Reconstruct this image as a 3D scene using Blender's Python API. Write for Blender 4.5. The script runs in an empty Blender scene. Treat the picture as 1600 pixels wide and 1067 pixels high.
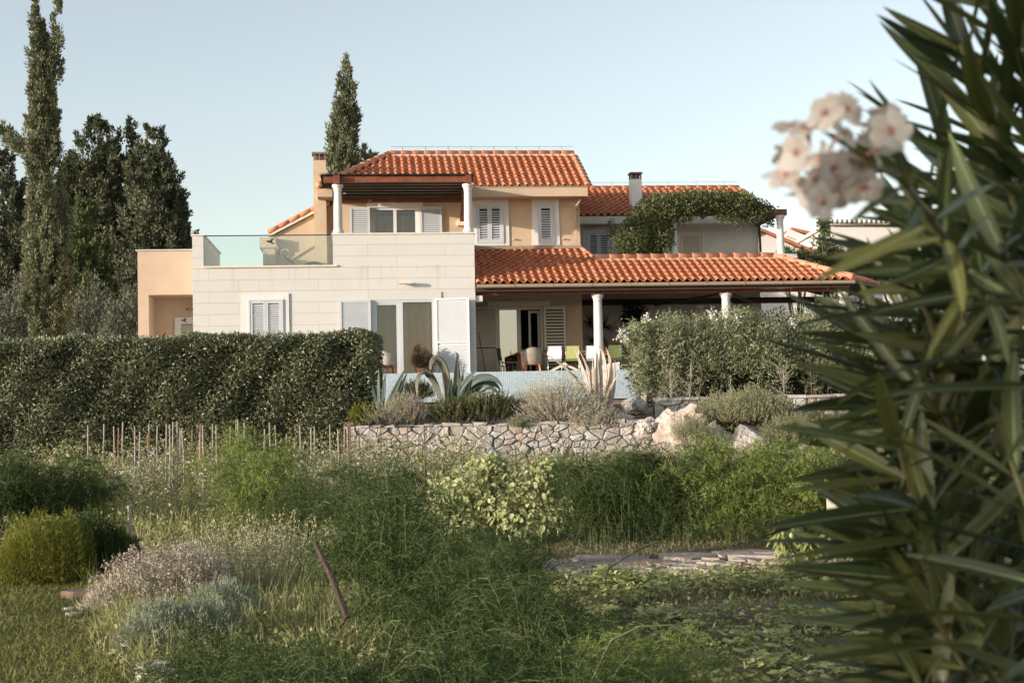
import bpy, math
import numpy as np
from mathutils import Vector, Matrix, Euler, noise

# ------------------------------------------------------------------ camera, sky, sun, exposure
sc = bpy.context.scene
C = sc.collection
F = 2222.0
CZ = 1.6
PITCH, ROLL = math.radians(2.75), math.radians(-1.2)
cam = bpy.data.cameras.new('camera')
cam.sensor_width = 36.0
cam.lens = 50.0
cam.clip_start = 0.05
cam.clip_end = 3000
cam.dof.use_dof = True
cam.dof.focus_distance = 38.0
cam.dof.aperture_fstop = 11.0
cam_o = bpy.data.objects.new('camera', cam)
C.objects.link(cam_o)
CM = Matrix.Rotation(math.pi / 2 + PITCH, 4, 'X') @ Matrix.Rotation(ROLL, 4, 'Z')
cam_o.matrix_world = Matrix.Translation((0, 0, CZ)) @ CM
sc.camera = cam_o

SUN_EL = math.radians(8.5)
SUN_AZ = math.radians(61.0)          # to the left of straight behind the camera
to_sun = Vector((-math.sin(SUN_AZ) * math.cos(SUN_EL), -math.cos(SUN_AZ) * math.cos(SUN_EL), math.sin(SUN_EL)))
world = bpy.data.worlds.new('World')
sc.world = world
world.use_nodes = True
wn, wl = world.node_tree.nodes, world.node_tree.links
bg = wn['Background']
sky = wn.new('ShaderNodeTexSky')
sky.sky_type = 'NISHITA'
sky.sun_disc = False
sky.sun_elevation = SUN_EL
sky.sun_rotation = math.atan2(to_sun.x, to_sun.y)
sky.air_density = 1.0
sky.dust_density = 0.9
sky.ozone_density = 1.0
hs = wn.new('ShaderNodeHueSaturation')
hs.inputs['Saturation'].default_value = 0.55
wl.new(sky.outputs[0], hs.inputs['Color'])
wl.new(hs.outputs[0], bg.inputs['Color'])
bg.inputs['Strength'].default_value = 0.15
sun = bpy.data.lights.new('sun', 'SUN')
sun.energy = 3.3
sun.angle = math.radians(0.5)
sun.color = (1.0, 0.90, 0.80)
sun_o = bpy.data.objects.new('sun', sun)
C.objects.link(sun_o)
sun_o.rotation_euler = to_sun.to_track_quat('Z', 'Y').to_euler()
sun_o.location = (-30, -20, 30)
vs = sc.view_settings
vs.view_transform = 'Standard'
vs.look = 'None'
vs.exposure = 1.0
vs.gamma = 1.0
vs.use_curve_mapping = False

# ------------------------------------------------------------------ helpers
PI = math.pi
Z3 = np.array([0., 0., 1.])
CMN = np.array(CM.to_3x3())


def at(px, py, Y):
    """point of the place on the sight line through photo pixel (px, py) at depth Y"""
    d = CMN @ np.array([(px - 800) / F, -(py - 533.5) / F, -1.])
    return np.array([0, 0, CZ]) + d * Y / d[1]


def sm(a, b, x):
    t = np.clip((np.asarray(x, float) - a) / (b - a), 0, 1)
    return t * t * (3 - 2 * t)


def unit(a):
    return a / np.maximum(np.linalg.norm(a, axis=-1, keepdims=True), 1e-9)


def rvec(rng, n):
    return unit(rng.normal(size=(n, 3)))


class MB:
    """collects geometry and links it as ONE mesh object"""
    def __init__(s):
        s.V = []; s.n = 0; s.f = []

    def add(s, V, faces, m=0):
        V = np.asarray(V, float).reshape(-1, 3)
        if isinstance(faces, np.ndarray):
            s.f.append((faces.astype(np.int64) + s.n, m))
        else:
            for k in set(len(f) for f in faces):
                s.f.append((np.array([f for f in faces if len(f) == k], np.int64) + s.n, m))
        s.V.append(V); s.n += len(V)
        return s

    def box(s, x0, x1, y0, y1, z0, z1, m=0, M=None):
        V = np.array([[x, y, z] for z in (z0, z1) for y in (y0, y1) for x in (x0, x1)], float)
        if M is not None:
            V = V @ np.array(M.to_3x3()).T + np.array(M.translation)
        return s.add(V, np.array([[0, 2, 3, 1], [4, 5, 7, 6], [0, 1, 5, 4], [2, 6, 7, 3], [0, 4, 6, 2], [1, 3, 7, 5]]), m)

    def bar(s, a, b, w, h, m=0, up=(0, 0, 1)):
        a, b = np.array(a, float), np.array(b, float)
        d = unit(b - a); x = np.cross(d, np.array(up, float)); x = unit(x); y = np.cross(x, d)
        V = [p + x * i * w / 2 + y * j * h / 2 for p in (a, b) for j in (-1, 1) for i in (-1, 1)]
        return s.add(V, np.array([[0, 2, 3, 1], [4, 5, 7, 6], [0, 1, 5, 4], [2, 6, 7, 3], [0, 4, 6, 2], [1, 3, 7, 5]]), m)

    def tube(s, pts, r, n=6, m=0, caps=True):
        P = np.asarray(pts, float); K = len(P)
        r = np.broadcast_to(np.asarray(r, float), (K,))
        T = unit(np.gradient(P, axis=0))
        ref = np.array([0, 0, 1.]) if abs(T[0, 2]) < .9 else np.array([1., 0, 0])
        X = unit(np.cross(T, ref)); Y = np.cross(T, X)
        a = np.arange(n) * 2 * PI / n
        V = P[:, None] + (X[:, None] * np.cos(a)[None, :, None] + Y[:, None] * np.sin(a)[None, :, None]) * r[:, None, None]
        i = np.arange(K - 1)[:, None] * n; j = np.arange(n)[None]; j2 = (j + 1) % n
        Q = np.stack([i + j, i + j2, i + n + j2, i + n + j], -1).reshape(-1, 4)
        b = s.n
        s.add(V, Q, m)
        if caps and n > 2:
            s.f.append((np.array([list(range(n))[::-1]], np.int64) + b, m))
            s.f.append((np.array([list(range((K - 1) * n, K * n))], np.int64) + b, m))
        return s

    def lathe(s, prof, n=20, c=(0, 0, 0), m=0):
        P = np.array(prof, float); K = len(P)
        a = np.arange(n) * 2 * PI / n
        V = np.stack([P[:, 0:1] * np.cos(a), P[:, 0:1] * np.sin(a), np.repeat(P[:, 1:2], n, 1)], -1) + np.array(c, float)
        i = np.arange(K - 1)[:, None] * n; j = np.arange(n)[None]; j2 = (j + 1) % n
        Q = np.stack([i + j, i + j2, i + n + j2, i + n + j], -1).reshape(-1, 4)
        b = s.n
        s.add(V, Q, m)
        s.f.append((np.array([list(range(n))[::-1]], np.int64) + b, m))
        s.f.append((np.array([list(range((K - 1) * n, K * n))], np.int64) + b, m))
        return s

    def prism(s, poly, d, m=0):
        """polygon (3-D points) extruded by the vector d"""
        P = np.asarray(poly, float); n = len(P); d = np.asarray(d, float)
        V = np.concatenate([P, P + d])
        fs = [list(range(n))[::-1], list(range(n, 2 * n))] + [[i, (i + 1) % n, n + (i + 1) % n, n + i] for i in range(n)]
        return s.add(V, fs, m)

    def rhomb(s, P, D, N, L, W, pos=.45, m=0):
        """many small leaves: one diamond each"""
        P, D = np.asarray(P, float), unit(np.asarray(D, float))
        S = unit(np.cross(D, N)); n = len(P)
        L = np.broadcast_to(L, (n,))[:, None]; W = np.broadcast_to(W, (n,))[:, None]
        mid = P + D * L * pos
        V = np.stack([P, mid + S * W / 2, P + D * L, mid - S * W / 2], 1).reshape(-1, 3)
        return s.add(V, np.arange(4 * n).reshape(-1, 4), m)

    def needle(s, P, D, L, W, rng, m=0):
        D = unit(D); S = unit(np.cross(D, rvec(rng, len(P)))); n = len(P)
        L = np.broadcast_to(L, (n,))[:, None]; W = np.broadcast_to(W, (n,))[:, None]
        V = np.stack([P - S * W / 2, P + S * W / 2, P + D * L], 1).reshape(-1, 3)
        return s.add(V, np.arange(3 * n).reshape(-1, 3), m)

    def blade(s, P, D, N, L, W, droop=0., k=4, fold=.0, m=0, prof=None, side=None):
        """longer leaves bent over: k segments, folded along the midrib"""
        P, D = np.asarray(P, float), unit(np.asarray(D, float))
        n = len(P)
        S = unit(np.cross(D, N)); N2 = np.cross(S, D)
        L = np.broadcast_to(L, (n,)); W = np.broadcast_to(W, (n,)); dr = np.broadcast_to(droop, (n,))
        t = np.linspace(0, 1, k + 1)
        w = prof(t) if prof else np.sin(PI * np.clip(t * .94 + .06, 0, 1)) ** .8
        c = P[:, None] + D[:, None] * (L[:, None] * t)[..., None] - Z3 * (dr[:, None] * L[:, None] * t ** 2)[..., None]
        if side is not None:
            c = c + S[:, None] * (np.broadcast_to(side, (n,))[:, None] * L[:, None] * t ** 2)[..., None]
        hw_ = (W[:, None] / 2 * w)[..., None]
        A = c + S[:, None] * hw_ + N2[:, None] * hw_ * fold
        B = c - S[:, None] * hw_ + N2[:, None] * hw_ * fold
        if fold:
            V = np.stack([A, c, B], 2).reshape(-1, 3); g = 3
        else:
            V = np.stack([A, B], 2).reshape(-1, 3); g = 2
        b = (np.arange(n) * (k + 1) * g)[:, None, None] + (np.arange(k) * g)[None, :, None] + np.arange(g - 1)[None, None]
        Q = np.stack([b, b + 1, b + 1 + g, b + g], -1).reshape(-1, 4)
        return s.add(V, Q, m)

    def mesh(s, name, mats, smooth=False):
        me = bpy.data.meshes.new(name)
        V = np.concatenate(s.V).astype(np.float32)
        me.vertices.add(len(V)); me.vertices.foreach_set('co', V.ravel())
        loops = np.concatenate([f.ravel() for f, m in s.f]).astype(np.int32)
        sizes = np.concatenate([np.full(len(f), f.shape[1]) for f, m in s.f])
        mi = np.concatenate([np.full(len(f), m) for f, m in s.f]).astype(np.int32)
        me.loops.add(len(loops)); me.loops.foreach_set('vertex_index', loops)
        me.polygons.add(len(sizes))
        me.polygons.foreach_set('loop_start', np.concatenate([[0], np.cumsum(sizes)[:-1]]).astype(np.int32))
        for m in (mats if isinstance(mats, (list, tuple)) else [mats]):
            me.materials.append(m)
        me.polygons.foreach_set('material_index', mi)
        me.polygons.foreach_set('use_smooth', np.full(len(sizes), smooth))
        me.update(calc_edges=True)
        return me

    def build(s, name, mats, parent=None, loc=None, smooth=False, rz=None):
        o = bpy.data.objects.new(name, s.mesh(name, mats, smooth))
        C.objects.link(o)
        if parent is not None:
            o.parent = parent
        if loc is not None:
            o.location = [float(x) for x in loc]
        if rz is not None:
            o.rotation_euler = (0, 0, rz)
        return o


def tag(o, label=None, cat=None, group=None, kind=None):
    if label: o['label'] = label
    if cat: o['category'] = cat
    if group: o['group'] = group
    if kind: o['kind'] = kind
    return o


def thing(name, label, cat, loc=(0, 0, 0), rz=0., group=None):
    o = bpy.data.objects.new(name, None)
    o.empty_display_size = .2
    C.objects.link(o)
    o.location = [float(x) for x in loc]; o.rotation_euler = (0, 0, rz)
    return tag(o, label, cat, group)


def copy_tree(o, parent=None):
    c = o.copy(); C.objects.link(c); c.parent = parent
    for ch in list(o.children):
        copy_tree(ch, c)
    return c


# ------------------------------------------------------------------ materials
def nodes(name):
    m = bpy.data.materials.new(name); m.use_nodes = True
    nt = m.node_tree
    return m, nt.nodes, nt.links, nt.nodes['Principled BSDF']


def ramp(n, l, fac, cols, interp='LINEAR'):
    r = n.new('ShaderNodeValToRGB'); e = r.color_ramp.elements
    r.color_ramp.interpolation = interp
    while len(e) < len(cols): e.new(.5)
    for i, c in enumerate(cols):
        e[i].position = i / max(1, len(cols) - 1); e[i].color = (*c, 1)
    l.new(fac, r.inputs[0])
    return r.outputs[0]


def plain(name, col, rough=.6, var=.15, scale=4., bump=0., bscale=60., metal=0., spec=.4, cols=None):
    m, n, l, b = nodes(name)
    tc = n.new('ShaderNodeTexCoord')
    nz = n.new('ShaderNodeTexNoise'); nz.inputs['Scale'].default_value = scale; nz.inputs['Detail'].default_value = 6
    nz.inputs['Roughness'].default_value = .65
    l.new(tc.outputs['Object'], nz.inputs['Vector'])
    if cols is None:
        cols = [tuple(c * (1 - var) for c in col), col, tuple(min(1, c * (1 + var)) for c in col)]
    mr = n.new('ShaderNodeMapRange'); mr.inputs[1].default_value = .28; mr.inputs[2].default_value = .72
    l.new(nz.outputs['Fac'], mr.inputs[0])
    l.new(ramp(n, l, mr.outputs[0], cols), b.inputs['Base Color'])
    b.inputs['Roughness'].default_value = rough
    b.inputs['Metallic'].default_value = metal
    b.inputs['Specular IOR Level'].default_value = spec
    if bump:
        nb = n.new('ShaderNodeTexNoise'); nb.inputs['Scale'].default_value = bscale; nb.inputs['Detail'].default_value = 4
        l.new(tc.outputs['Object'], nb.inputs['Vector'])
        bp = n.new('ShaderNodeBump'); bp.inputs['Strength'].default_value = bump; bp.inputs['Distance'].default_value = .02
        l.new(nb.outputs['Fac'], bp.inputs['Height']); l.new(bp.outputs[0], b.inputs['Normal'])
    return m


def islands(name, cols, rough=.55, transl=.25, spec=.1, clump=0., cscale=1.5, bump=0., bscale=30., alt=None):
    """each loose piece (leaf, tile, stone) gets its own tone"""
    m, n, l, b = nodes(name)
    g = n.new('ShaderNodeNewGeometry')
    fac = g.outputs['Random Per Island']
    tc = n.new('ShaderNodeTexCoord')
    if clump:
        nz = n.new('ShaderNodeTexNoise'); nz.inputs['Scale'].default_value = cscale; nz.inputs['Detail'].default_value = 2
        l.new(tc.outputs['Object'], nz.inputs['Vector'])
        mr = n.new('ShaderNodeMapRange'); mr.inputs[1].default_value = .3; mr.inputs[2].default_value = .7
        l.new(nz.outputs['Fac'], mr.inputs[0])
        mx = n.new('ShaderNodeMix'); mx.inputs[0].default_value = clump
        l.new(fac, mx.inputs[2]); l.new(mr.outputs[0], mx.inputs[3]); fac = mx.outputs[0]
    col = ramp(n, l, fac, cols)
    if alt:          # fine mottling towards a second colour
        nz2 = n.new('ShaderNodeTexNoise'); nz2.inputs['Scale'].default_value = alt[1]; nz2.inputs['Detail'].default_value = 5
        l.new(tc.outputs['Object'], nz2.inputs['Vector'])
        mr2 = n.new('ShaderNodeMapRange'); mr2.inputs[1].default_value = .5; mr2.inputs[2].default_value = .75; mr2.inputs[4].default_value = alt[2]
        l.new(nz2.outputs['Fac'], mr2.inputs[0])
        m2 = n.new('ShaderNodeMix'); m2.data_type = 'RGBA'
        l.new(mr2.outputs[0], m2.inputs[0]); l.new(col, m2.inputs[6]); m2.inputs[7].default_value = (*alt[0], 1)
        col = m2.outputs[2]
    l.new(col, b.inputs['Base Color'])
    b.inputs['Roughness'].default_value = rough
    b.inputs['Specular IOR Level'].default_value = spec
    if bump:
        nb = n.new('ShaderNodeTexNoise'); nb.inputs['Scale'].default_value = bscale; nb.inputs['Detail'].default_value = 6
        l.new(tc.outputs['Object'], nb.inputs['Vector'])
        bp = n.new('ShaderNodeBump'); bp.inputs['Strength'].default_value = bump; bp.inputs['Distance'].default_value = .03
        l.new(nb.outputs['Fac'], bp.inputs['Height']); l.new(bp.outputs[0], b.inputs['Normal'])
    if transl:
        t = n.new('ShaderNodeBsdfTranslucent'); l.new(col, t.inputs['Color'])
        ms = n.new('ShaderNodeMixShader'); ms.inputs[0].default_value = transl
        l.new(b.outputs[0], ms.inputs[1]); l.new(t.outputs[0], ms.inputs[2])
        l.new(ms.outputs[0], n['Material Output'].inputs[0])
    return m


def stone_block_mat():
    m, n, l, b = nodes('white_cladding_stone')
    tc = n.new('ShaderNodeTexCoord')
    sx = n.new('ShaderNodeSeparateXYZ'); l.new(tc.outputs['Object'], sx.inputs[0])
    ad = n.new('ShaderNodeMath'); ad.operation = 'ADD'; l.new(sx.outputs[0], ad.inputs[0]); l.new(sx.outputs[1], ad.inputs[1])
    sh = n.new('ShaderNodeMath'); sh.operation = 'ADD'; l.new(sx.outputs[2], sh.inputs[0]); sh.inputs[1].default_value = 20 * .3333 - 4.273
    cb = n.new('ShaderNodeCombineXYZ'); l.new(ad.outputs[0], cb.inputs[0]); l.new(sh.outputs[0], cb.inputs[1])
    br = n.new('ShaderNodeTexBrick')
    br.inputs['Scale'].default_value = 1.0
    br.inputs['Brick Width'].default_value = 2.3
    br.inputs['Row Height'].default_value = .3333
    br.inputs['Mortar Size'].default_value = .0065
    br.inputs['Mortar Smooth'].default_value = .3
    br.inputs['Color1'].default_value = (.595, .565, .52, 1)
    br.inputs['Color2'].default_value = (.575, .545, .495, 1)
    br.inputs['Mortar'].default_value = (.43, .385, .33, 1)
    br.offset = .37; br.offset_frequency = 2
    l.new(cb.outputs[0], br.inputs['Vector'])
    nz = n.new('ShaderNodeTexNoise'); nz.inputs['Scale'].default_value = 1.1; nz.inputs['Detail'].default_value = 8; nz.inputs['Roughness'].default_value = .7
    l.new(tc.outputs['Object'], nz.inputs['Vector'])
    mp = n.new('ShaderNodeMapping'); mp.inputs['Scale'].default_value = (5., 5., .5); l.new(tc.outputs['Object'], mp.inputs[0])
    st = n.new('ShaderNodeTexNoise'); st.inputs['Scale'].default_value = 1.; st.inputs['Detail'].default_value = 5; l.new(mp.outputs[0], st.inputs['Vector'])
    mr = n.new('ShaderNodeMapRange'); mr.inputs[1].default_value = .55; mr.inputs[2].default_value = .85; mr.inputs[4].default_value = .5
    l.new(st.outputs['Fac'], mr.inputs[0])
    # rust streaks run down from the glass sill
    zr = n.new('ShaderNodeMapRange'); zr.inputs[1].default_value = 2.3; zr.inputs[2].default_value = 3.25
    l.new(sx.outputs[2], zr.inputs[0])
    zz = n.new('ShaderNodeMath'); zz.operation = 'LESS_THAN'; l.new(sx.outputs[2], zz.inputs[0]); zz.inputs[1].default_value = 3.32
    ml = n.new('ShaderNodeMath'); ml.operation = 'MULTIPLY'; l.new(zr.outputs[0], ml.inputs[0]); l.new(mr.outputs[0], ml.inputs[1])
    ml2 = n.new('ShaderNodeMath'); ml2.operation = 'MULTIPLY'; l.new(ml.outputs[0], ml2.inputs[0]); l.new(zz.outputs[0], ml2.inputs[1])
    m1 = n.new('ShaderNodeMix'); m1.data_type = 'RGBA'; m1.blend_type = 'MULTIPLY'; m1.inputs[0].default_value = .45
    l.new(br.outputs['Color'], m1.inputs[6])
    l.new(ramp(n, l, nz.outputs['Fac'], [(.72, .68, .62), (1, 1, 1), (1, 1, 1)]), m1.inputs[7])
    m2 = n.new('ShaderNodeMix'); m2.data_type = 'RGBA'
    l.new(ml2.outputs[0], m2.inputs[0]); l.new(m1.outputs[2], m2.inputs[6]); m2.inputs[7].default_value = (.42, .27, .15, 1)
    l.new(m2.outputs[2], b.inputs['Base Color'])
    b.inputs['Roughness'].default_value = .75
    bp = n.new('ShaderNodeBump'); bp.inputs['Strength'].default_value = .5; bp.inputs['Distance'].default_value = .01; bp.invert = True
    l.new(br.outputs['Fac'], bp.inputs['Height']); l.new(bp.outputs[0], b.inputs['Normal'])
    return m


def mosaic_mat():
    m, n, l, b = nodes('pool_mosaic')
    tc = n.new('ShaderNodeTexCoord')
    sx = n.new('ShaderNodeSeparateXYZ'); l.new(tc.outputs['Object'], sx.inputs[0])
    ad = n.new('ShaderNodeMath'); ad.operation = 'ADD'; l.new(sx.outputs[0], ad.inputs[0]); l.new(sx.outputs[1], ad.inputs[1])
    cb = n.new('ShaderNodeCombineXYZ'); l.new(ad.outputs[0], cb.inputs[0]); l.new(sx.outputs[2], cb.inputs[1])
    br = n.new('ShaderNodeTexBrick'); br.offset = 0
    br.inputs['Scale'].default_value = 1
    br.inputs['Brick Width'].default_value = .05; br.inputs['Row Height'].default_value = .05
    br.inputs['Mortar Size'].default_value = .0055; br.inputs['Mortar Smooth'].default_value = .1
    br.inputs['Color1'].default_value = (.46, .55, .58, 1); br.inputs['Color2'].default_value = (.62, .69, .70, 1)
    br.inputs['Mortar'].default_value = (.33, .41, .45, 1)
    l.new(cb.outputs[0], br.inputs['Vector'])
    l.new(br.outputs['Color'], b.inputs['Base Color'])
    b.inputs['Roughness'].default_value = .2
    return m


def glass_mat(name, tint, gloss=.12, rough=.0):
    m, n, l, b = nodes(name)
    t = n.new('ShaderNodeBsdfTransparent'); t.inputs[0].default_value = (*tint, 1)
    g = n.new('ShaderNodeBsdfGlossy'); g.inputs['Roughness'].default_value = rough; g.inputs['Color'].default_value = (.96, .92, .87, 1)
    lw = n.new('ShaderNodeLayerWeight'); lw.inputs['Blend'].default_value = .3
    mr = n.new('ShaderNodeMapRange'); mr.inputs[3].default_value = gloss; mr.inputs[4].default_value = .9
    l.new(lw.outputs['Fresnel'], mr.inputs[0])
    mx = n.new('ShaderNodeMixShader'); l.new(mr.outputs[0], mx.inputs[0]); l.new(t.outputs[0], mx.inputs[1]); l.new(g.outputs[0], mx.inputs[2])
    l.new(mx.outputs[0], n['Material Output'].inputs[0])
    return m


M = {}
M['stone'] = stone_block_mat()
M['mosaic'] = mosaic_mat()
M['stucco'] = plain('beige_stucco', (.54, .395, .265), .85, .10, 1.4, .35, 90)
M['annex'] = plain('apricot_stucco', (.545, .405, .29), .85, .08, 1.2, .35, 90)
M['grey_stucco'] = plain('pale_grey_stucco', (.62, .565, .485), .85, .10, 1.2, .3, 90)
M['cream'] = plain('cream_trim', (.70, .60, .47), .7, .08, 2)
M['white'] = plain('white_paint', (.53, .54, .55), .45, .05, 2.5)
M['white_frame'] = plain('white_stone_frame', (.66, .635, .60), .7, .06, 2.5)
M['column'] = plain('white_limestone', (.64, .60, .545), .7, .12, 3, .3, 40)
M['tile'] = islands('terracotta_tile', [(.49, .165, .08), (.53, .185, .09), (.56, .205, .102), (.59, .23, .12), (.54, .19, .092)], .75, 0, .15, alt=((.36, .15, .085), 5., .18), bump=.12, bscale=50)
M['cap'] = islands('terracotta_ridge_tile', [(.52, .22, .125), (.58, .26, .15), (.63, .30, .18)], .75, 0, .15, alt=((.42, .20, .13), 6., .35))
M['mortar'] = plain('pale_mortar', (.60, .50, .40), .9, .2, 8)
M['wood'] = plain('red_brown_timber', (.20, .062, .03), .55, .35, 5)
M['lit_slat_wood'] = plain('sunlit_toned_timber', (.62, .47, .36), .6, .2, 6)  # pale tone puts sunlight on the slat edges into the colour
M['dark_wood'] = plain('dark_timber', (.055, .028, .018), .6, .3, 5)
M['reed'] = plain('shade_darkened_reed', (.014, .010, .008), .9, .5, 25, .6, 60)  # near black: shade under the pergola is put into the reed colour
M['gutter'] = plain('beige_metal', (.36, .27, .185), .45, .12, 3, metal=.2)
M['metal'] = plain('dark_metal', (.035, .033, .03), .4, .2, 8, metal=.6)
M['steel'] = plain('brushed_steel', (.5, .5, .48), .35, .1, 8, metal=.7)
M['glass'] = glass_mat('railing_glass', (.88, .94, .93), .07)
M['pane'] = glass_mat('window_glass', (.84, .82, .79), .05)
M['pane_dark'] = glass_mat('reflecting_window_glass', (.5, .5, .47), .45)
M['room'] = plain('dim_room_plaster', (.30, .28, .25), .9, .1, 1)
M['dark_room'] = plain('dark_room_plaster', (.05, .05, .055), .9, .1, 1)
M['curtain'] = plain('beige_curtain', (.50, .37, .265), .9, .08, 3)
M['voile'] = plain('pale_voile_curtain', (.36, .35, .325), .9, .08, 3)
M['black'] = plain('black_sticker', (.012, .012, .013), .6, .1, 8)
M['terrace'] = plain('pale_terrace_stone', (.34, .31, .27), .8, .12, 3)
M['teak'] = plain('orange_teak', (.46, .16, .075), .5, .2, 12)
M['wicker'] = plain('grey_wicker', (.34, .28, .215), .8, .35, 45, .8, 90)
M['wicker_light'] = plain('pale_wicker', (.56, .49, .41), .8, .3, 45, .8, 90)
M['cushion'] = plain('pale_cushion', (.58, .53, .47), .9, .1, 10)
M['white_sling'] = plain('white_sling_mesh', (.74, .76, .76), .7, .06, 15)
M['lime_sling'] = plain('lime_sling_mesh', (.52, .53, .20), .7, .06, 15)
M['dark_sling'] = plain('dark_taupe_sling', (.11, .10, .085), .7, .15, 15)
M['pink_cloth'] = plain('pink_cloth', (.55, .33, .27), .9, .1, 12)
M['red_pole'] = plain('dark_red_pole', (.16, .035, .03), .5, .2, 8)
M['soil'] = plain('dry_soil', (.10, .075, .05), .95, .35, 6, .6, 30)
M['bark'] = plain('grey_brown_bark', (.11, .085, .065), .9, .3, 12, .6, 40)
M['cane'] = plain('weathered_cane', (.29, .25, .205), .8, .3, 14)
M['cane_red'] = plain('rust_red_cane', (.24, .115, .08), .8, .3, 14)
M['dull_stone'] = plain('dull_reddish_stone', (.17, .11, .08), .9, .25, 9, .5, 30)
M['stick'] = plain('shade_darkened_stick', (.065, .045, .03), .95, .3, 20, .5, 60)  # darkened: the dim light on the leaning stick is put into its colour
M['old_wood'] = plain('dark_old_stick', (.15, .10, .07), .9, .35, 20, .5, 60)
M['fieldstone'] = islands('fieldstone', [(0.292, 0.261, 0.228), (0.413, 0.378, 0.335), (0.344, 0.320, 0.293), (0.473, 0.450, 0.409), (0.404, 0.315, 0.251), (0.378, 0.360, 0.335)], .9, 0, .2, alt=((.20, .165, .135), 9., .8), bump=.7, bscale=22)
M['joint'] = plain('wall_joint', (.13, .105, .085), .95, .35, 9)
M['flag'] = islands('flagstone', [(.27, .225, .185), (.34, .29, .245), (.27, .18, .14), (.38, .345, .30)], .85, 0, .2, alt=((.22, .16, .12), 7., .7), bump=.5, bscale=20)
M['house_white'] = plain('far_white_render', (.60, .555, .51), .8, .05, .5)
M['house_roof'] = plain('far_red_roof', (.36, .13, .065), .8, .25, 3, .6, 12)

# ------------------------------------------------------------------ ground
HA = math.radians(6.0)                       # the house is turned a little
HO = np.array([-1.058, 42.0, 2.6])           # its front corner at terrace level
HU = np.array([math.cos(HA), math.sin(HA), 0]); HV = np.array([-math.sin(HA), math.cos(HA), 0])


def hw(u, v, w=0.):
    return HO + HU * u + HV * v + Z3 * w


def ground_z(x, y):
    x, y = np.asarray(x, float), np.asarray(y, float)
    left = .12 * sm(14, 21, y) + .33 * sm(20, 28, y) + .35 * sm(28, 31, y) + 1.3 * sm(31, 42, y)
    right = .12 * sm(14, 21, y) + .30 * sm(20, 28, y) + .82 * sm(28.35, 28.5, y) + .45 * sm(28.6, 36, y) + .5 * sm(38, 42, y)
    k = sm(-3.6, -3.2, x)
    z = left * (1 - k) + right * k
    z = z + .035 * np.sin(x * 1.3 + y * .7) * np.cos(y * .9 - x * .4) * sm(4, 8, y) * (1 - sm(24, 27, y))
    return z


def gat(x, y):
    return np.array([x, y, float(ground_z(x, y))])


def px_x(px, Y, py=700):
    return float(at(px, py, Y)[0])


gx = np.unique(np.concatenate([np.linspace(-1500, -40, 12), np.linspace(-40, -14, 14), np.linspace(-14, 14, 113), np.linspace(14, 40, 14), np.linspace(40, 1500, 12)]))
gy = np.unique(np.concatenate([np.linspace(-400, -10, 8), np.linspace(-10, 4, 8), np.linspace(4, 28.3, 98), np.linspace(28.3, 28.6, 7), np.linspace(28.6, 44, 30), np.linspace(44, 90, 10), np.linspace(90, 2500, 12)]))
X, Y = np.meshgrid(gx, gy)
V = np.stack([X, Y, ground_z(X, Y)], -1).reshape(-1, 3)
i = np.arange(len(gy) - 1)[:, None] * len(gx) + np.arange(len(gx) - 1)[None]
Q = np.stack([i, i + 1, i + 1 + len(gx), i + len(gx)], -1).reshape(-1, 4)
g_mat = plain('garden_soil', (.075, .06, .038), .95, .4, .8, .7, 14, cols=[(.055, .042, .026), (.085, .068, .040), (.115, .09, .055), (.07, .065, .032)])
tag(MB().add(V, Q).build('ground', g_mat, smooth=True), kind='structure')

# ------------------------------------------------------------------ villa
villa = thing('villa', 'Mediterranean villa with white stone block, orange tiled roofs and white columns behind the pool', 'house', HO, HA)


def P(mb, name, mat, parent=None, smooth=False, label=None):
    o = mb.build(name, mat, parent if parent is not None else villa, smooth=smooth)
    if label: o['label'] = label
    return o


def wall_holes(u0, u1, w0, w1, v0, v1, holes):
    mb = MB()
    us = sorted({u0, u1} | {h[0] for h in holes} | {h[1] for h in holes})
    for a, b in zip(us[:-1], us[1:]):
        hs_ = sorted([(h[2], h[3]) for h in holes if h[0] <= a + 1e-6 and h[1] >= b - 1e-6])
        z = w0
        for h0, h1 in hs_:
            if h0 > z: mb.box(a, b, v0, v1, z, h0)
            z = h1
        if w1 > z: mb.box(a, b, v0, v1, z, w1)
    return mb


# white stone block
mb = wall_holes(-7.9, -4.17, -1.2, 3.30, 0, .3, [])
mb2 = wall_holes(-4.17, 0, -1.2, 4.24, 0, .3, [(-3.05, -1.22, 0., 2.30)])
fac = MB()
fac.box(-8.22, -7.9, 0, 4.8, -1.2, 4.24)
for src in (mb, mb2):
    for V_ in src.V: fac.add(V_, np.array([[0, 2, 3, 1], [4, 5, 7, 6], [0, 1, 5, 4], [2, 6, 7, 3], [0, 4, 6, 2], [1, 3, 7, 5]]))
fac.box(-4.17, -3.87, .3, 3.0, 3.2, 4.24)
fac.box(-.3, 0, .3, 3.0, -1.2, 4.24)
P(fac, 'stone_facade', M['stone'])
d = MB(); d.box(-7.9, -4.17, .3, 8.0, 3.0, 3.22); d.box(-3.87, -.3, .3, 3., 3.0, 3.22); d.box(-4.17, -3.87, .3, 3., 3.0, 3.199)
P(d, 'roof_terrace_deck', M['terrace'])
cp = MB()
cp.box(-8.26, -7.86, -.035, 4.83, 4.24, 4.285)
cp.box(-4.21, .035, -.035, .34, 4.24, 4.285)
cp.box(-4.21, -3.83, .34, 3.0, 4.24, 4.285); cp.box(-.34, .035, .34, 3.0, 4.24, 4.285)
cp.box(-7.9, -4.05, -.05, .32, 3.30, 3.35)
P(cp, 'coping', M['cream'])
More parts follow.
